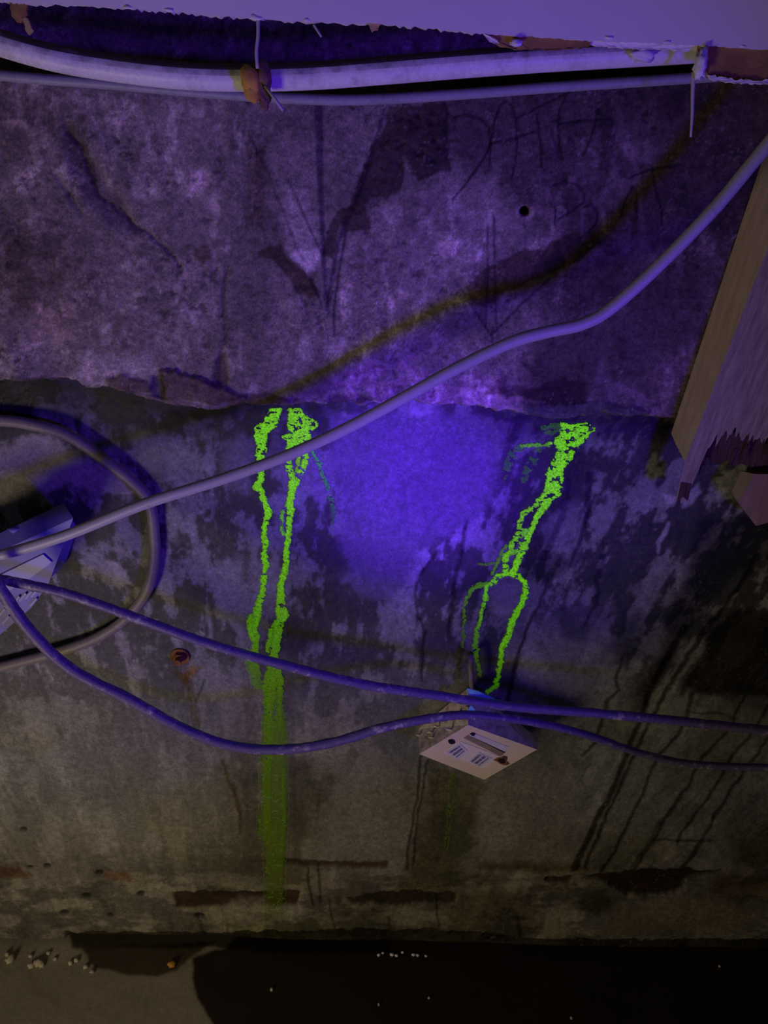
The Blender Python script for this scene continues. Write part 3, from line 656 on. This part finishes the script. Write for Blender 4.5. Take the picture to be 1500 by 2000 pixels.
dye_run('dye_run', 'faint teal thread of dye beside the bright patch of wall', (596, 868, 664, 1050), 1.0, [
    ('line', [(600, 872), (612, 884), (624, 905), (630, 930), (640, 945), (644, 965), (650, 985), (652, 1010), (648, 1045)], [5, 4, 5, 4, 6, 6, 5, 4, 3], [(870, .55), (960, .32), (1000, .16), (1045, .08)], [(870, .9), (980, .7), (1045, .3)], 1.0, .32)], 4, 6, 50)
dye_run('dye_run', 'branching green dye run at right that forks above the timber block', (880, 818, 1172, 1365), 1.1, [
    ('poly', [(1096, 826), (1146, 826), (1162, 836), (1144, 855), (1122, 878), (1115, 901), (1098, 913), (1100, 939), (1092, 968), (1069, 985), (1044, 980), (1060, 962), (1069, 922), (1080, 896), (1092, 876), (1072, 866), (1094, 850)], 1.0, 1, 0, .34),
    ('line', [(1060, 836), (1080, 832), (1100, 834)], [3, 8, 10], .22, .5, .6, .4), ('line', [(1066, 846), (1098, 843)], [3, 7], .2, .5, .6, .4),
    ('line', [(1052, 982), (1022, 1003), (1013, 1025), (1010, 1045), (1000, 1060), (996, 1078), (984, 1092)], [7, 7, 7, 6, 9, 8, 7], .75, 1, 0, .2),
    ('line', [(1068, 982), (1046, 1010), (1040, 1030), (1031, 1050), (1019, 1075), (1010, 1095), (1003, 1118)], [14, 9, 8, 10, 11, 10, 12], .9, 1, 0, .08),
    ('poly', [(1018, 1030), (1038, 1032), (1028, 1062), (1012, 1078), (990, 1088), (996, 1066)], .6, 1, .1, .5),
    ('line', [(986, 1086), (988, 1120)], [9, 9], .8, 1, 0, .25),
    ('line', [(972, 1124), (990, 1119), (1014, 1125), (1025, 1136)], [5, 8, 8, 8], .9, 1, 0, .1),
    ('line', [(1025, 1136), (1026, 1155), (1020, 1175), (1008, 1195), (1000, 1210), (997, 1225), (990, 1245), (980, 1265), (978, 1290), (972, 1320), (968, 1338), (952, 1350)], [9, 9, 8, 9, 9, 8, 10, 9, 6, 6, 7, 4], [(1130, .85), (1230, .62), (1290, .40), (1350, .20)], 1, 0, .04),
    ('line', [(976, 1124), (964, 1136), (950, 1146), (948, 1166), (942, 1186), (938, 1210), (931, 1236), (928, 1260), (932, 1290), (938, 1318)], [6, 7, 7, 7, 5, 5, 6, 8, 5, 3], [(1120, .75), (1190, .5), (1240, .28), (1320, .10)], [(1200, 1), (1320, .6)], .1, .08),
    ('line', [(950, 1140), (930, 1144), (918, 1155), (908, 1180), (905, 1220), (905, 1262)], [4, 6, 5, 3, 3, 2], [(1140, .38), (1200, .18), (1262, .07)], .8, .1, .25),
    ('line', [(988, 1066), (976, 1086), (966, 1110), (962, 1122)], [4, 4, 3, 3], .3, .8, .2, .2), ('line', [(964, 1100), (945, 1103), (935, 1102)], 2.5, .2, .7, .2, .2),
    ('line', [(1094, 866), (1060, 868), (1020, 872)], [7, 5, 4], .55, .9, .2, .3),
    ('line', [(1022, 872), (1002, 886), (992, 906), (986, 930)], [9, 15, 14, 6], .14, .55, .8, .45), ('line', [(1052, 878), (1040, 900), (1028, 922), (1020, 940)], [8, 14, 12, 6], .15, .5, .6, .45)], 4.5, 8, 70)
dye_run('dye_run', 'dim green dye trace on the wall below the timber block', (868, 1510, 892, 1660), 1.2, [
    ('line', [(886, 1512), (880, 1560), (876, 1610), (872, 1655)], [8, 7, 5, 3], [(1510, .045), (1655, .012)], [(1510, .6), (1655, .2)], 0, .2)], 3, 8, 90)

# ------------------------------------------------------------------ plasterboard lining above, with its ragged cut edge
YB = -0.17
edge = [(-420, -26), (-150, -8), (0, 3), (60, 8), (150, 10), (250, 16), (300, 20), (350, 24), (420, 30), (500, 36), (600, 42), (750, 47), (850, 56), (950, 66), (1050, 72), (1150, 79), (1250, 84), (1350, 89), (1500, 97), (1800, 118), (2100, 140)]
board = thing('plasterboard_panel', 'white plasterboard lining along the top with a ragged cut lower edge', 'plasterboard', P(750, 47, YB))
ev = crom(edge, 260); rb = random.Random(5)
fr = [P(a[0], a[1] + rb.uniform(-1.6, 1.6), YB) for a in ev]
top = [Vector((v.x, v.y, 1.95)) for v in fr]
bk = [Vector((v.x, v.y + .0125, v.z + rb.uniform(-.001, .002))) for v in fr]; tb = [Vector((v.x, v.y + .0125, 1.95)) for v in fr]
n = len(fr); vv = fr + top + bk + tb; ff = []
for i in range(n - 1):
    ff += [(i, i + 1, n + i + 1, n + i), (2 * n + i, 3 * n + i, 3 * n + i + 1, 2 * n + i + 1), (i, 2 * n + i, 2 * n + i + 1, i + 1)]
b_o = pd('board', vv, ff, ['plaster', 'paper'], board)
def torn(px, Y, mat, seed, th=.003, jag=2.0, name='torn_paper'):
    c = []
    rr = random.Random(seed); m = len(px)
    for i in range(m):
        a, b = px[i], px[(i + 1) % m]; k = max(1, int(math.hypot(b[0] - a[0], b[1] - a[1]) / 6))
        for j in range(k): c.append((a[0] + (b[0] - a[0]) * j / k + rr.uniform(-jag, jag), a[1] + (b[1] - a[1]) * j / k + rr.uniform(-jag, jag)))
    f = [P(p[0], p[1], Y + rr.uniform(-.001, .001)) for p in c]; bk = [Vector((v.x, v.y + th, v.z)) for v in f]
    return prism(name, f, bk, mat, board)
torn([(945, 62), (1050, 68), (1156, 76), (1152, 92), (1080, 98), (1000, 96), (972, 90), (958, 76)], YB + .004, 'paper', 1)
torn([(1362, 86), (1500, 92), (1640, 98), (1640, 170), (1500, 160), (1470, 165), (1440, 160), (1400, 158), (1384, 150), (1376, 128), (1366, 108)], YB + .004, 'paper', 2, .006)
torn([(1384, 146), (1440, 156), (1500, 156), (1640, 165), (1640, 172), (1500, 165), (1440, 164), (1390, 156)], YB + .001, 'plaster', 3, .004, 2.5)
torn([(1150, 76), (1250, 82), (1362, 87), (1375, 100), (1300, 98), (1200, 93), (1150, 88)], YB + .006, 'plaster', 4, .004)
torn([(18, 2), (52, 4), (54, 28), (40, 46), (24, 34)], YB + .002, 'paper', 5)
torn([(40, 36), (54, 34), (64, 60), (56, 68), (50, 58)], YB + .001, 'straw', 6)
torn([(716, 44), (745, 46), (738, 58), (726, 62)], YB + .003, 'straw', 7, .003, 1.2)
torn([(944, 64), (970, 78), (975, 84), (958, 82)], YB + .001, 'plaster', 8, .003, 1)
for (a, b, s_, k) in ((500, 34, .010, 1), (330, 20, .006, 2), (1190, 74, .006, 3), (1300, 82, .006, 4), (1450, 91, .006, 6), (600, 40, .006, 7), (250, 14, .007, 8)):
    lump('paper_burr', P(a, b, YB + .001), (s_ * .8, .0022, s_ * .28), 'plaster', board, k, 2, .4)

# ------------------------------------------------------------------ conduit and cables
c_ = px_tube('conduit', [(-260, -5, -.138), (-60, 62, -.138), (0, 84, -.138), (100, 112, -.138), (200, 130, -.134), (330, 146, -.136), (450, 152, -.135), (600, 149, -.134), (750, 138, -.134), (900, 126, -.130), (1050, 115, -.125), (1200, 106, -.12), (1350, 97, -.115), (1500, 86, -.11), (1800, 60, -.11)], 0.0130, 'pipe')
tag(c_, 'thick off-white conduit sagging under the plasterboard edge at the top', 'conduit')
c_ = px_tube('cable', [(-260, 110, -.085), (0, 147, -.085), (200, 163, -.085), (400, 181, -.085), (560, 192, -.085), (700, 195, -.085), (900, 184, -.085), (1100, 169, -.085), (1300, 156, -.085), (1400, 149, -.085), (1700, 128, -.085)], 0.0056, 'thin_cable')
tag(c_, 'thin grey cable running just below the thick conduit at the top', 'cable')
c_ = px_tube('cable', [(-300, 1170, -.15), (-60, 1102, -.15), (0, 1085, -.15), (130, 1045, -.148), (280, 985, -.145), (430, 937, -.14), (560, 890, -.137), (680, 835, -.134), (800, 770, -.132), (900, 715, -.13), (1000, 668, -.128), (1070, 648, -.126), (1140, 632, -.124), (1200, 597, -.122), (1300, 506, -.12), (1400, 402, -.12), (1470, 318, -.12), (1540, 235, -.12), (1700, 60, -.12)], list(np.linspace(.0073, .0076, 110)), 'pale_cable', ring=16)
tag(c_, 'pale round cable rising diagonally across the wall in front of the dye', 'cable')
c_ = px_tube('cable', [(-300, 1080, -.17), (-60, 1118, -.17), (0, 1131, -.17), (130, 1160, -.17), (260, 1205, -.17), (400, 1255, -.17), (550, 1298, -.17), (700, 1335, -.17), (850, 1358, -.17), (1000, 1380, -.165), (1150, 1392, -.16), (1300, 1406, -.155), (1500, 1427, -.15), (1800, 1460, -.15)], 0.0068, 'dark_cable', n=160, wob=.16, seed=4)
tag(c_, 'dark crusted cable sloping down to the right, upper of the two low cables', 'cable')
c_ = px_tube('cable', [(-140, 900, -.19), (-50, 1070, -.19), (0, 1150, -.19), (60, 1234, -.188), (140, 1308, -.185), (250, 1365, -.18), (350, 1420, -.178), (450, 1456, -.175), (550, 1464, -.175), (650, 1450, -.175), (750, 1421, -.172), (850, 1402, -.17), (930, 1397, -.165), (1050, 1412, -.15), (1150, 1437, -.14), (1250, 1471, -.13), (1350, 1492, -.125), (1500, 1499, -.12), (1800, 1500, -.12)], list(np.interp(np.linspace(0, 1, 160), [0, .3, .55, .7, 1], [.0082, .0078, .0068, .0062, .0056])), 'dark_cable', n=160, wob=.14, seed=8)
tag(c_, 'dark crusted cable sagging in a deep curve, lower of the two low cables', 'cable')
c_ = px_tube('cable', [(-300, 840, -.016), (-60, 823, -.016), (0, 821, -.016), (60, 829, -.016), (130, 849, -.016), (200, 895, -.016), (268, 950, -.016), (293, 985, -.016), (301, 1040, -.016), (301, 1100, -.016), (284, 1160, -.016), (240, 1213, -.016), (180, 1250, -.016), (100, 1277, -.016), (0, 1303, -.016), (-300, 1380, -.016)], 0.0085, 'hose')
tag(c_, 'brown cable curling in a loop against the wall at the left edge', 'cable')

# ------------------------------------------------------------------ white electrical box at the left edge
box = thing('electrical_box', 'white plastic electrical box with a raised lid and slots at the left edge', 'electrical box', P(60, 1160, -.03))
fq = [(-150, 1146), (143, 1012), (94, 1142), (60, 1188), (0, 1240), (-150, 1340)]
bq = [(-150, 1112), (124, 983), (100, 1060), (50, 1110), (0, 1160), (-150, 1260)]
mq = [P(a, b, -.086) for a, b in bq]
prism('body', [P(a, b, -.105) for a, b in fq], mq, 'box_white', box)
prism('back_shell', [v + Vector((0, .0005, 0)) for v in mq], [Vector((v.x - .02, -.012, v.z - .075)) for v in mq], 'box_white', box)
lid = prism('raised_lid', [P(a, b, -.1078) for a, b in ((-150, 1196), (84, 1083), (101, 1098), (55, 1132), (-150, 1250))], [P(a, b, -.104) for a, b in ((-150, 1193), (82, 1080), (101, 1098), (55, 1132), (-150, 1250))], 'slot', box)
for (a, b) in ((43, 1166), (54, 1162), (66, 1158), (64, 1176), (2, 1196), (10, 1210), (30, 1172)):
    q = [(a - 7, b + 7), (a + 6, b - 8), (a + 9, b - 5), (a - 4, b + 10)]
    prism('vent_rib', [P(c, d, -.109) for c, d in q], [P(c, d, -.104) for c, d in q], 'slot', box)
lump('plaster_burr', P(28, 1036, -.090), (.009, .003, .005), 'box_white', box, 3, 2, .5)

# ------------------------------------------------------------------ timber block with printed labels, hung from a rod
blk = thing('timber_block', 'pale timber block with barcode labels standing out from the wall on a rod', 'timber block', P(920, 1440, -.02))
F = {'L': (819, 1473), 'B': (946, 1523), 'R': (1049, 1464), 'T': (914, 1416)}
Bk = {'L': (817, 1424), 'B': (946, 1466), 'R': (1051, 1440), 'T': (914, 1344)}
YF, YK = -.100, -.028
prism('block', [P(*F[k], YF) for k in 'LBRT'], [P(*Bk[k], YK) for k in 'LBRT'], ['block_face', 'block_side'], blk, [0, 1, 1, 1, 1, 1])
fc = [P(*F[k], YF) for k in 'LBRT']
nrm = (fc[1] - fc[0]).cross(fc[3] - fc[0]).normalized()
if nrm.y > 0: nrm = -nrm
def bil(s, t):   # s along L->B, t along L->T
    return fc[0] * (1 - s) * (1 - t) + fc[1] * s * (1 - t) + fc[2] * s * t + fc[3] * (1 - s) * t
def plate(name, s0, t0, s1, t1, mat, h=.0006, parent=blk, base=0.0):
    q = [bil(s0, t0), bil(s1, t0), bil(s1, t1), bil(s0, t1)]
    return prism(name, [v + nrm * (base + h) for v in q], [v + nrm * (base - .0004) for v in q], mat, parent)
def inv(px):      # pixel on the front face -> (s, t)
    best = None
    for i in range(41):
        for j in range(41):
            p = bil(i / 40, j / 40); a = np.array(p) - CAM; k = a @ _f
            u, v = 750 + FPX * (a @ _r) / k, 1000 - FPX * (a @ _u) / k
            e = (u - px[0]) ** 2 + (v - px[1]) ** 2
            if best is None or e < best[0]: best = (e, i / 40, j / 40)
    return best[1], best[2]
def quad_label(name, px, mat, base=0.0, h=.0006):
    st = [inv(p) for p in px]; q = [bil(*p) for p in st]
    return prism(name, [v + nrm * (base + h) for v in q], [v + nrm * (base - .0004) for v in q], mat, blk), q
quad_label('label_strip', [(916, 1434), (926, 1431), (994, 1460), (986, 1469)], 'label')
quad_label('label_band', [(906, 1441), (916, 1436), (988, 1469), (978, 1477)], 'brownband')
sheet, q = quad_label('label_sheet', [(866, 1470), (898, 1448), (978, 1478), (944, 1500)], 'sheet')
def barcode(px, seed):
    o, q = quad_label('barcode_label', px, 'label', .0006)
    rr = random.Random(seed); vv, ff = [], []
    def at(s, t): return q[0] * (1 - s) * (1 - t) + q[1] * s * (1 - t) + q[2] * s * t + q[3] * (1 - s) * t
    rows = [(.12, .30), (.42, .62), (.74, .84)]
    for (t0, t1) in rows:
        s = .12
        while s < .86:
            w_ = rr.uniform(.02, .07); k = len(vv)
            vv += [at(s, t0) + nrm * .0016, at(s + w_, t0) + nrm * .0016, at(s + w_, t1) + nrm * .0016, at(s, t1) + nrm * .0016]; ff.append((k, k + 1, k + 2, k + 3)); s += w_ + rr.uniform(.015, .05)
    off = parent_loc(blk) + Vector(o.location)
    me = bpy.data.meshes.new('barcode_print'); me.from_pydata([tuple(v - off) for v in vv], [], ff); me.update()
    link('barcode_print', me, 'ink', o)
barcode([(872, 1468), (897, 1453), (914, 1465), (894, 1483)], 1)
barcode([(915, 1486), (936, 1469), (960, 1481), (938, 1498)], 2)
for (a, b, r, rust) in ((881, 1448, .0045, 0), (981, 1486, .0085, 1), (922, 1434, .003, 0)):
    s, t_ = inv((a, b)); c0 = bil(s, t_)
    tx = (fc[1] - fc[0]).normalized(); ty = nrm.cross(tx)
    def disc(rad, h, mat, nm, wob):
        rr = random.Random(int(a)); m = 14; ring = [c0 + (tx * math.cos(6.283 * k / m) * 1.3 + ty * math.sin(6.283 * k / m)) * rad * (1 + wob * (rr.random() - .5)) for k in range(m)]
        prism(nm, [v + nrm * h for v in ring], [v - nrm * .0003 for v in ring], mat, blk)
    if rust: disc(r, .0008, 'rust', 'rust_stain', .7)
    disc(r * (.55 if rust else 1), .0012, 'black', 'nail_hole', .3)
prism('blue_tape', [P(a, b, YK - .012) for a, b in ((912, 1344), (934, 1350), (968, 1366), (950, 1374), (918, 1362))], [P(a, b, YK - .006) for a, b in ((912, 1342), (934, 1348), (968, 1364), (950, 1372), (918, 1360))], 'bluetape', blk)
prism('blue_tape', [P(a, b, -.078) for a, b in ((912, 1390), (920, 1376), (930, 1390), (922, 1394))], [P(a, b, -.072) for a, b in ((912, 1390), (920, 1376), (930, 1390), (922, 1394))], 'bluetape', blk)
tube('hanger_rod', [P(919, 1278, .0), P(919, 1282, -.03), P(920, 1310, -.034), P(921, 1352, -.036)], .0042, 'steel', blk, 10)
for k in range(7):   # rough fibres standing off the sawn sides
    s = rm.random(); t_ = rm.uniform(.15, .85)
    a = Vector(P(*F['L'], YF)).lerp(P(*F['T'], YF), s); b = Vector(P(*Bk['L'], YK)).lerp(P(*Bk['T'], YK), s)
    lump('torn_fibre', a.lerp(b, t_), (.006, .0022, .0018), 'block_side', blk, k, 2, .5)

# ------------------------------------------------------------------ broken timber post at the right
post = thing('timber_post', 'weathered timber post with a broken splintered lower end at right', 'timber post', P(1400, 880, -.06))
YPF, YPB = -.078, -.024
prof = [(1338, 902), (1332, 938), (1322, 976), (1340, 982), (1352, 945), (1362, 918), (1374, 884), (1386, 872), (1398, 852), (1410, 866), (1418, 852), (1432, 842), (1440, 864), (1452, 840), (1462, 872), (1474, 856), (1486, 866), (1500, 866), (1520, 872), (1560, 890), (1600, 900)]
slope = (1338 - 1530) / (902 - 405.0)
cols = []; NR = 26
cc = [(1686, 902), (1690, 930), (1697, 974), (1701, 980), (1704, 972), (1709, 984), (1717, 978), (1718.5, 930), (1720, 886), (1724, 862), (1728, 850), (1734, 858), (1742, 846), (1752, 850), (1764, 842), (1776, 854), (1790, 850), (1806, 858), (1830, 862), (1900, 880), (1980, 890)]
pr = []
for c0 in np.arange(1686, 1976, 1.6):
    b0 = float(np.interp(c0, [k[0] for k in cc], [k[1] for k in cc]))
    if c0 > 1719: b0 += 46 * (float(fbm(np.array([c0 / 5.0]), np.array([.5]), 3, 77, .7)[0]) - .45)
    pr.append((c0 + b0 * slope, b0))
VTOP = 120
vv, ff, al = [], [], []
nC = len(pr)
for i, (a, b) in enumerate(pr):
    for r_ in range(NR):
        t_ = (r_ / (NR - 1)) ** 1.3; v = b + (VTOP - b) * t_
        u = a + (v - b) * slope
        vv.append(P(u, v, YPF)); al.append((((a - b * slope)) / 9.0, v / 70.0, 0))
for i in range(nC - 1):
    for r_ in range(NR - 1):
        ff.append((i * NR + r_, (i + 1) * NR + r_, (i + 1) * NR + r_ + 1, i * NR + r_ + 1))
front_n = len(vv)
o = pd('weathered_face', vv, ff, 'wood_grey', post)
at_ = o.data.attributes.new('along', 'FLOAT_VECTOR', 'POINT'); at_.data.foreach_set('vector', np.array(al, np.float32).ravel())
# sawn left side and body behind the face
FL0, FL1 = (1338, 902), (1338 + (VTOP - 902) * slope, VTOP)
BL = [(1311, 846), (1560, 100)]
nl = 12
sv, sf = [], []
for k in range(nl):
    t_ = k / (nl - 1)
    sv.append(P(FL0[0] + (FL1[0] - FL0[0]) * t_, FL0[1] + (FL1[1] - FL0[1]) * t_, YPF + .0002))
for k in range(nl):
    t_ = k / (nl - 1)
    sv.append(P(BL[0][0] + (BL[1][0] - BL[0][0]) * t_, BL[0][1] + (BL[1][1] - BL[0][1]) * t_, YPB))
R0 = [Vector(P(1600, 860, YPF + .004)), Vector(P(1600 + (VTOP - 860) * slope, VTOP, YPF + .004)), Vector(P(1575, 800, YPB)), Vector(P(1800, 100, YPB))]
for k in range(nl - 1): sf.append((k, k + 1, nl + k + 1, nl + k))
kk = len(sv); sv += [P(1320, 869, -.045)]
sf.append((0, kk, nl))
pd('sawn_side', sv, sf, 'wood_pale', post)
# core behind, with the broken dark end
core_f = [P(1350, 890, YPF + .012), P(1372, 862, YPF + .012), P(1420, 830, YPF + .012), P(1600, 840, YPF + .012), P(1600 + (VTOP - 840) * slope, VTOP, YPF + .012), P(FL1[0] + 14, VTOP, YPF + .012)]
core_b = [P(1330, 846, YPB), P(1370, 830, YPB), P(1420, 812, YPB), P(1590, 812, YPB), P(1780, 100, YPB), P(1572, 100, YPB)]
prism('core', core_f, core_b, ['wood_dark'], post)
prism('rotten_end', [P(a, b, YPF + .012) for a, b in ((1372, 880), (1400, 846), (1500, 842), (1600, 850), (1600, 905), (1500, 908), (1470, 912), (1446, 906), (1432, 912), (1418, 898), (1400, 908), (1384, 898))], [P(a, b, YPB - .004) for a, b in ((1372, 862), (1400, 836), (1500, 832), (1600, 840), (1600, 890), (1500, 896), (1470, 905), (1446, 898), (1432, 902), (1418, 890), (1400, 895), (1384, 884))], 'wood_dark', post)
prism('rotten_tip', [P(a, b, YPF + .001 - .002) for a, b in ((1330, 942), (1350, 946), (1342, 978), (1334, 970), (1322, 980))], [P(a, b, YPF + .018) for a, b in ((1330, 940), (1352, 940), (1344, 976), (1334, 970), (1322, 978))], 'wood_dark', post)
for k in range(46):   # splinters hanging off the break
    a = rm.uniform(1366, 1530); b = np.interp(a, [p[0] for p in prof[6:]], [p[1] for p in prof[6:]]) + rm.uniform(0, 34)
    ln = rm.uniform(12, 34); Yk = YPF + rm.uniform(.004, .035); dx = -slope * ln * rm.uniform(-.2, 1.2)
    w_ = rm.uniform(2, 4.5)
    A0, A1, A2 = P(a - w_, b - 12, Yk), P(a + w_, b - 12, Yk), P(a - dx * .3 + slope * ln, b + ln, Yk - .002)
    pd('splinter', [A0, A1, A2, A0 + Vector((w_ * .0007, .004, 0))], [(0, 1, 2), (1, 3, 2), (3, 0, 2), (0, 3, 1)], 'wood_dark', post)
# short offcut behind it
off = thing('timber_offcut', 'short brown timber offcut with a slanted end under the broken post', 'timber offcut', P(1480, 980, -.04))
prism('offcut', [P(a, b, -.070) for a, b in ((1474, 926), (1620, 926), (1620, 1000), (1530, 1016), (1500, 1021), (1476, 1027), (1442, 982))], [P(a, b, -.012) for a, b in ((1447, 920), (1610, 920), (1610, 985), (1530, 1000), (1500, 1004), (1470, 1008), (1429, 962))], ['wood_red', 'wood_pale'], off, [0, 0, 0, 0, 0, 0, 0, 0, 1])

# ------------------------------------------------------------------ clay lump on the conduit, strands, foam, bolt
cl = thing('clay_lump', 'brown and orange lump of clay stuck on the conduit', 'clay lump', P(495, 165, -.16))
lump('orange_clay', P(489, 158, -.162), (.010, .009, .013), 'clay', cl, 2, 3, .28)
lump('orange_clay', P(494, 182, -.162), (.009, .007, .009), 'clay', cl, 12, 3, .28)
lump('dark_clay', P(512, 150, -.158), (.0085, .010, .014), 'clay_dark', cl, 4, 3, .3)
lump('dark_clay', P(514, 178, -.160), (.007, .008, .013), 'clay_dark', cl, 7, 3, .35)
lump('dark_clay', P(516, 198, -.160), (.0045, .005, .008), 'clay_dark', cl, 9, 3, .35)
o = tube('straw', [P(518, 168, -.172), P(536, 192, -.176), P(553, 216, -.178)], .0016, 'wire', cl, 8)
o = px_tube('thread', [(504, 34, -.168), (504, 70, -.168), (501, 100, -.168), (503, 134, -.168)], .0018, 'wire', n=12, ring=8)
tag(o, 'pale thread hanging from the plasterboard edge down to the clay lump', 'thread')
o = px_tube('thread', [(1355, 140, -.165), (1353, 180, -.165), (1352, 225, -.165), (1349, 268, -.165)], [.0024 - .0001 * k for k in range(12)], 'wire', n=12, ring=8)
tag(o, 'pale thread hanging by the brown torn paper at top right', 'thread')
o = px_tube('thread', [(612, 48, -.166), (620, 60, -.166), (628, 72, -.166)], .0011, 'wire', n=8, ring=6)
tag(o, 'tiny thread curling off the plasterboard edge above the conduit', 'thread')
fm = lump('foam_lump', P(1255, 103, -.142), (.013, .006, .007), 'foam', None, 21, 3, .45, 6)
tag(fm, 'small pale crystalline foam lump stuck on the conduit near its right end', 'foam lump')
fm = lump('foam_lump', P(1369, 124, -.172), (.006, .006, .013), 'foam', None, 25, 3, .45, 6)
tag(fm, 'pale foam lump beside the brown torn paper at top right', 'foam lump')
fm = lump('foam_lump', P(1008, 84, -.172), (.006, .004, .003), 'foam', None, 29, 3, .4, 6)
tag(fm, 'tiny pale foam lump on the brown paper left of the conduit end', 'foam lump')
bolt = thing('anchor_bolt', 'rusty anchor bolt sticking out of the wall between the low cables', 'bolt', P(352, 1288, 0))
bd = P(352, 1282, -.003)
def cyl(name, c, r0, r1, y0, y1, mat, parent, seg=20):
    a = [c + Vector((math.cos(6.2832 * k / seg) * r0, y0, math.sin(6.2832 * k / seg) * r0)) for k in range(seg)]
    b = [c + Vector((math.cos(6.2832 * k / seg) * r1, y1, math.sin(6.2832 * k / seg) * r1)) for k in range(seg)]
    return prism(name, a, b, mat, parent)
cyl('washer', bd, .0155, .0165, -.002, .004, 'rust', bolt); cyl('nut', bd, .0100, .0105, -.009, -.001, 'rust', bolt, 6); cyl('shank', bd, .0055, .0055, -.019, -.002, 'rust', bolt, 14)

# ------------------------------------------------------------------ crumbs on the floor
for k, (a, b, s_) in enumerate(((20, 1876, 9), (75, 1882, 8), (82, 1886, 6), (62, 1888, 7), (138, 1882, 5), (168, 1890, 5), (180, 1899, 5), (15, 1866, 6), (108, 1874, 4), (150, 1876, 5), (95, 1862, 4), (60, 1868, 4))):
    p = Pz(a, b, .0); r = s_ * .00095
    o = lump('plaster_crumb', p + Vector((0, 0, r * .5)), (r, r, r * .8), 'crumb', None, 40 + k, 2, .45, 4)
    tag(o, 'largest pale plaster crumb, leftmost on the dry floor by the wall' if k == 0 else 'small pale plaster crumb lying on the dry floor at the foot of the wall', 'plaster crumb', 'plaster crumbs at the foot of the wall')
o = lump('orange_chip', Pz(335, 1883, .004), (.008, .006, .006), 'orange', None, 60, 2, .3); tag(o, 'small orange chip lying in the dark puddle edge by the wall', 'chip')
for k, (a, b, s_) in enumerate(((531, 1934, 5), (740, 1963, 4), (1215, 1845, 6), (1116, 1990, 4), (1405, 1888, 4), (838, 1950, 4))):
    p = Pz(a, b, 0); r = s_ * .00075
    o = lump('grit', p + Vector((0, 0, r * .6)), (r, r, r), 'crumb', None, 70 + k, 1, .3)
    tag(o, 'tiny grey speck of grit on the dark wet floor', 'grit', 'grit on the wet floor')
for k, (a, b, s_) in enumerate(((740, 1866, 4), (748, 1862, 3.4), (766, 1866, 5), (775, 1867, 4), (786, 1861, 4), (808, 1866, 4.5), (816, 1867, 4), (832, 1868, 3))):  # pale bits added in place of water glints on the wet floor
    p = Pz(a, b, 0); r = s_ * .0008
    o = lump('glint_bit', p + Vector((0, 0, r * .6)), (r * 1.3, r, r * .7), 'foam', None, 90 + k, 1, .35)
    tag(o, 'tiny pale bit standing in for a water glint, in the row at the puddle rim below the middle of the wall', 'glint bit', 'water glints at the puddle rim')
print('scene built', len(bpy.data.objects))
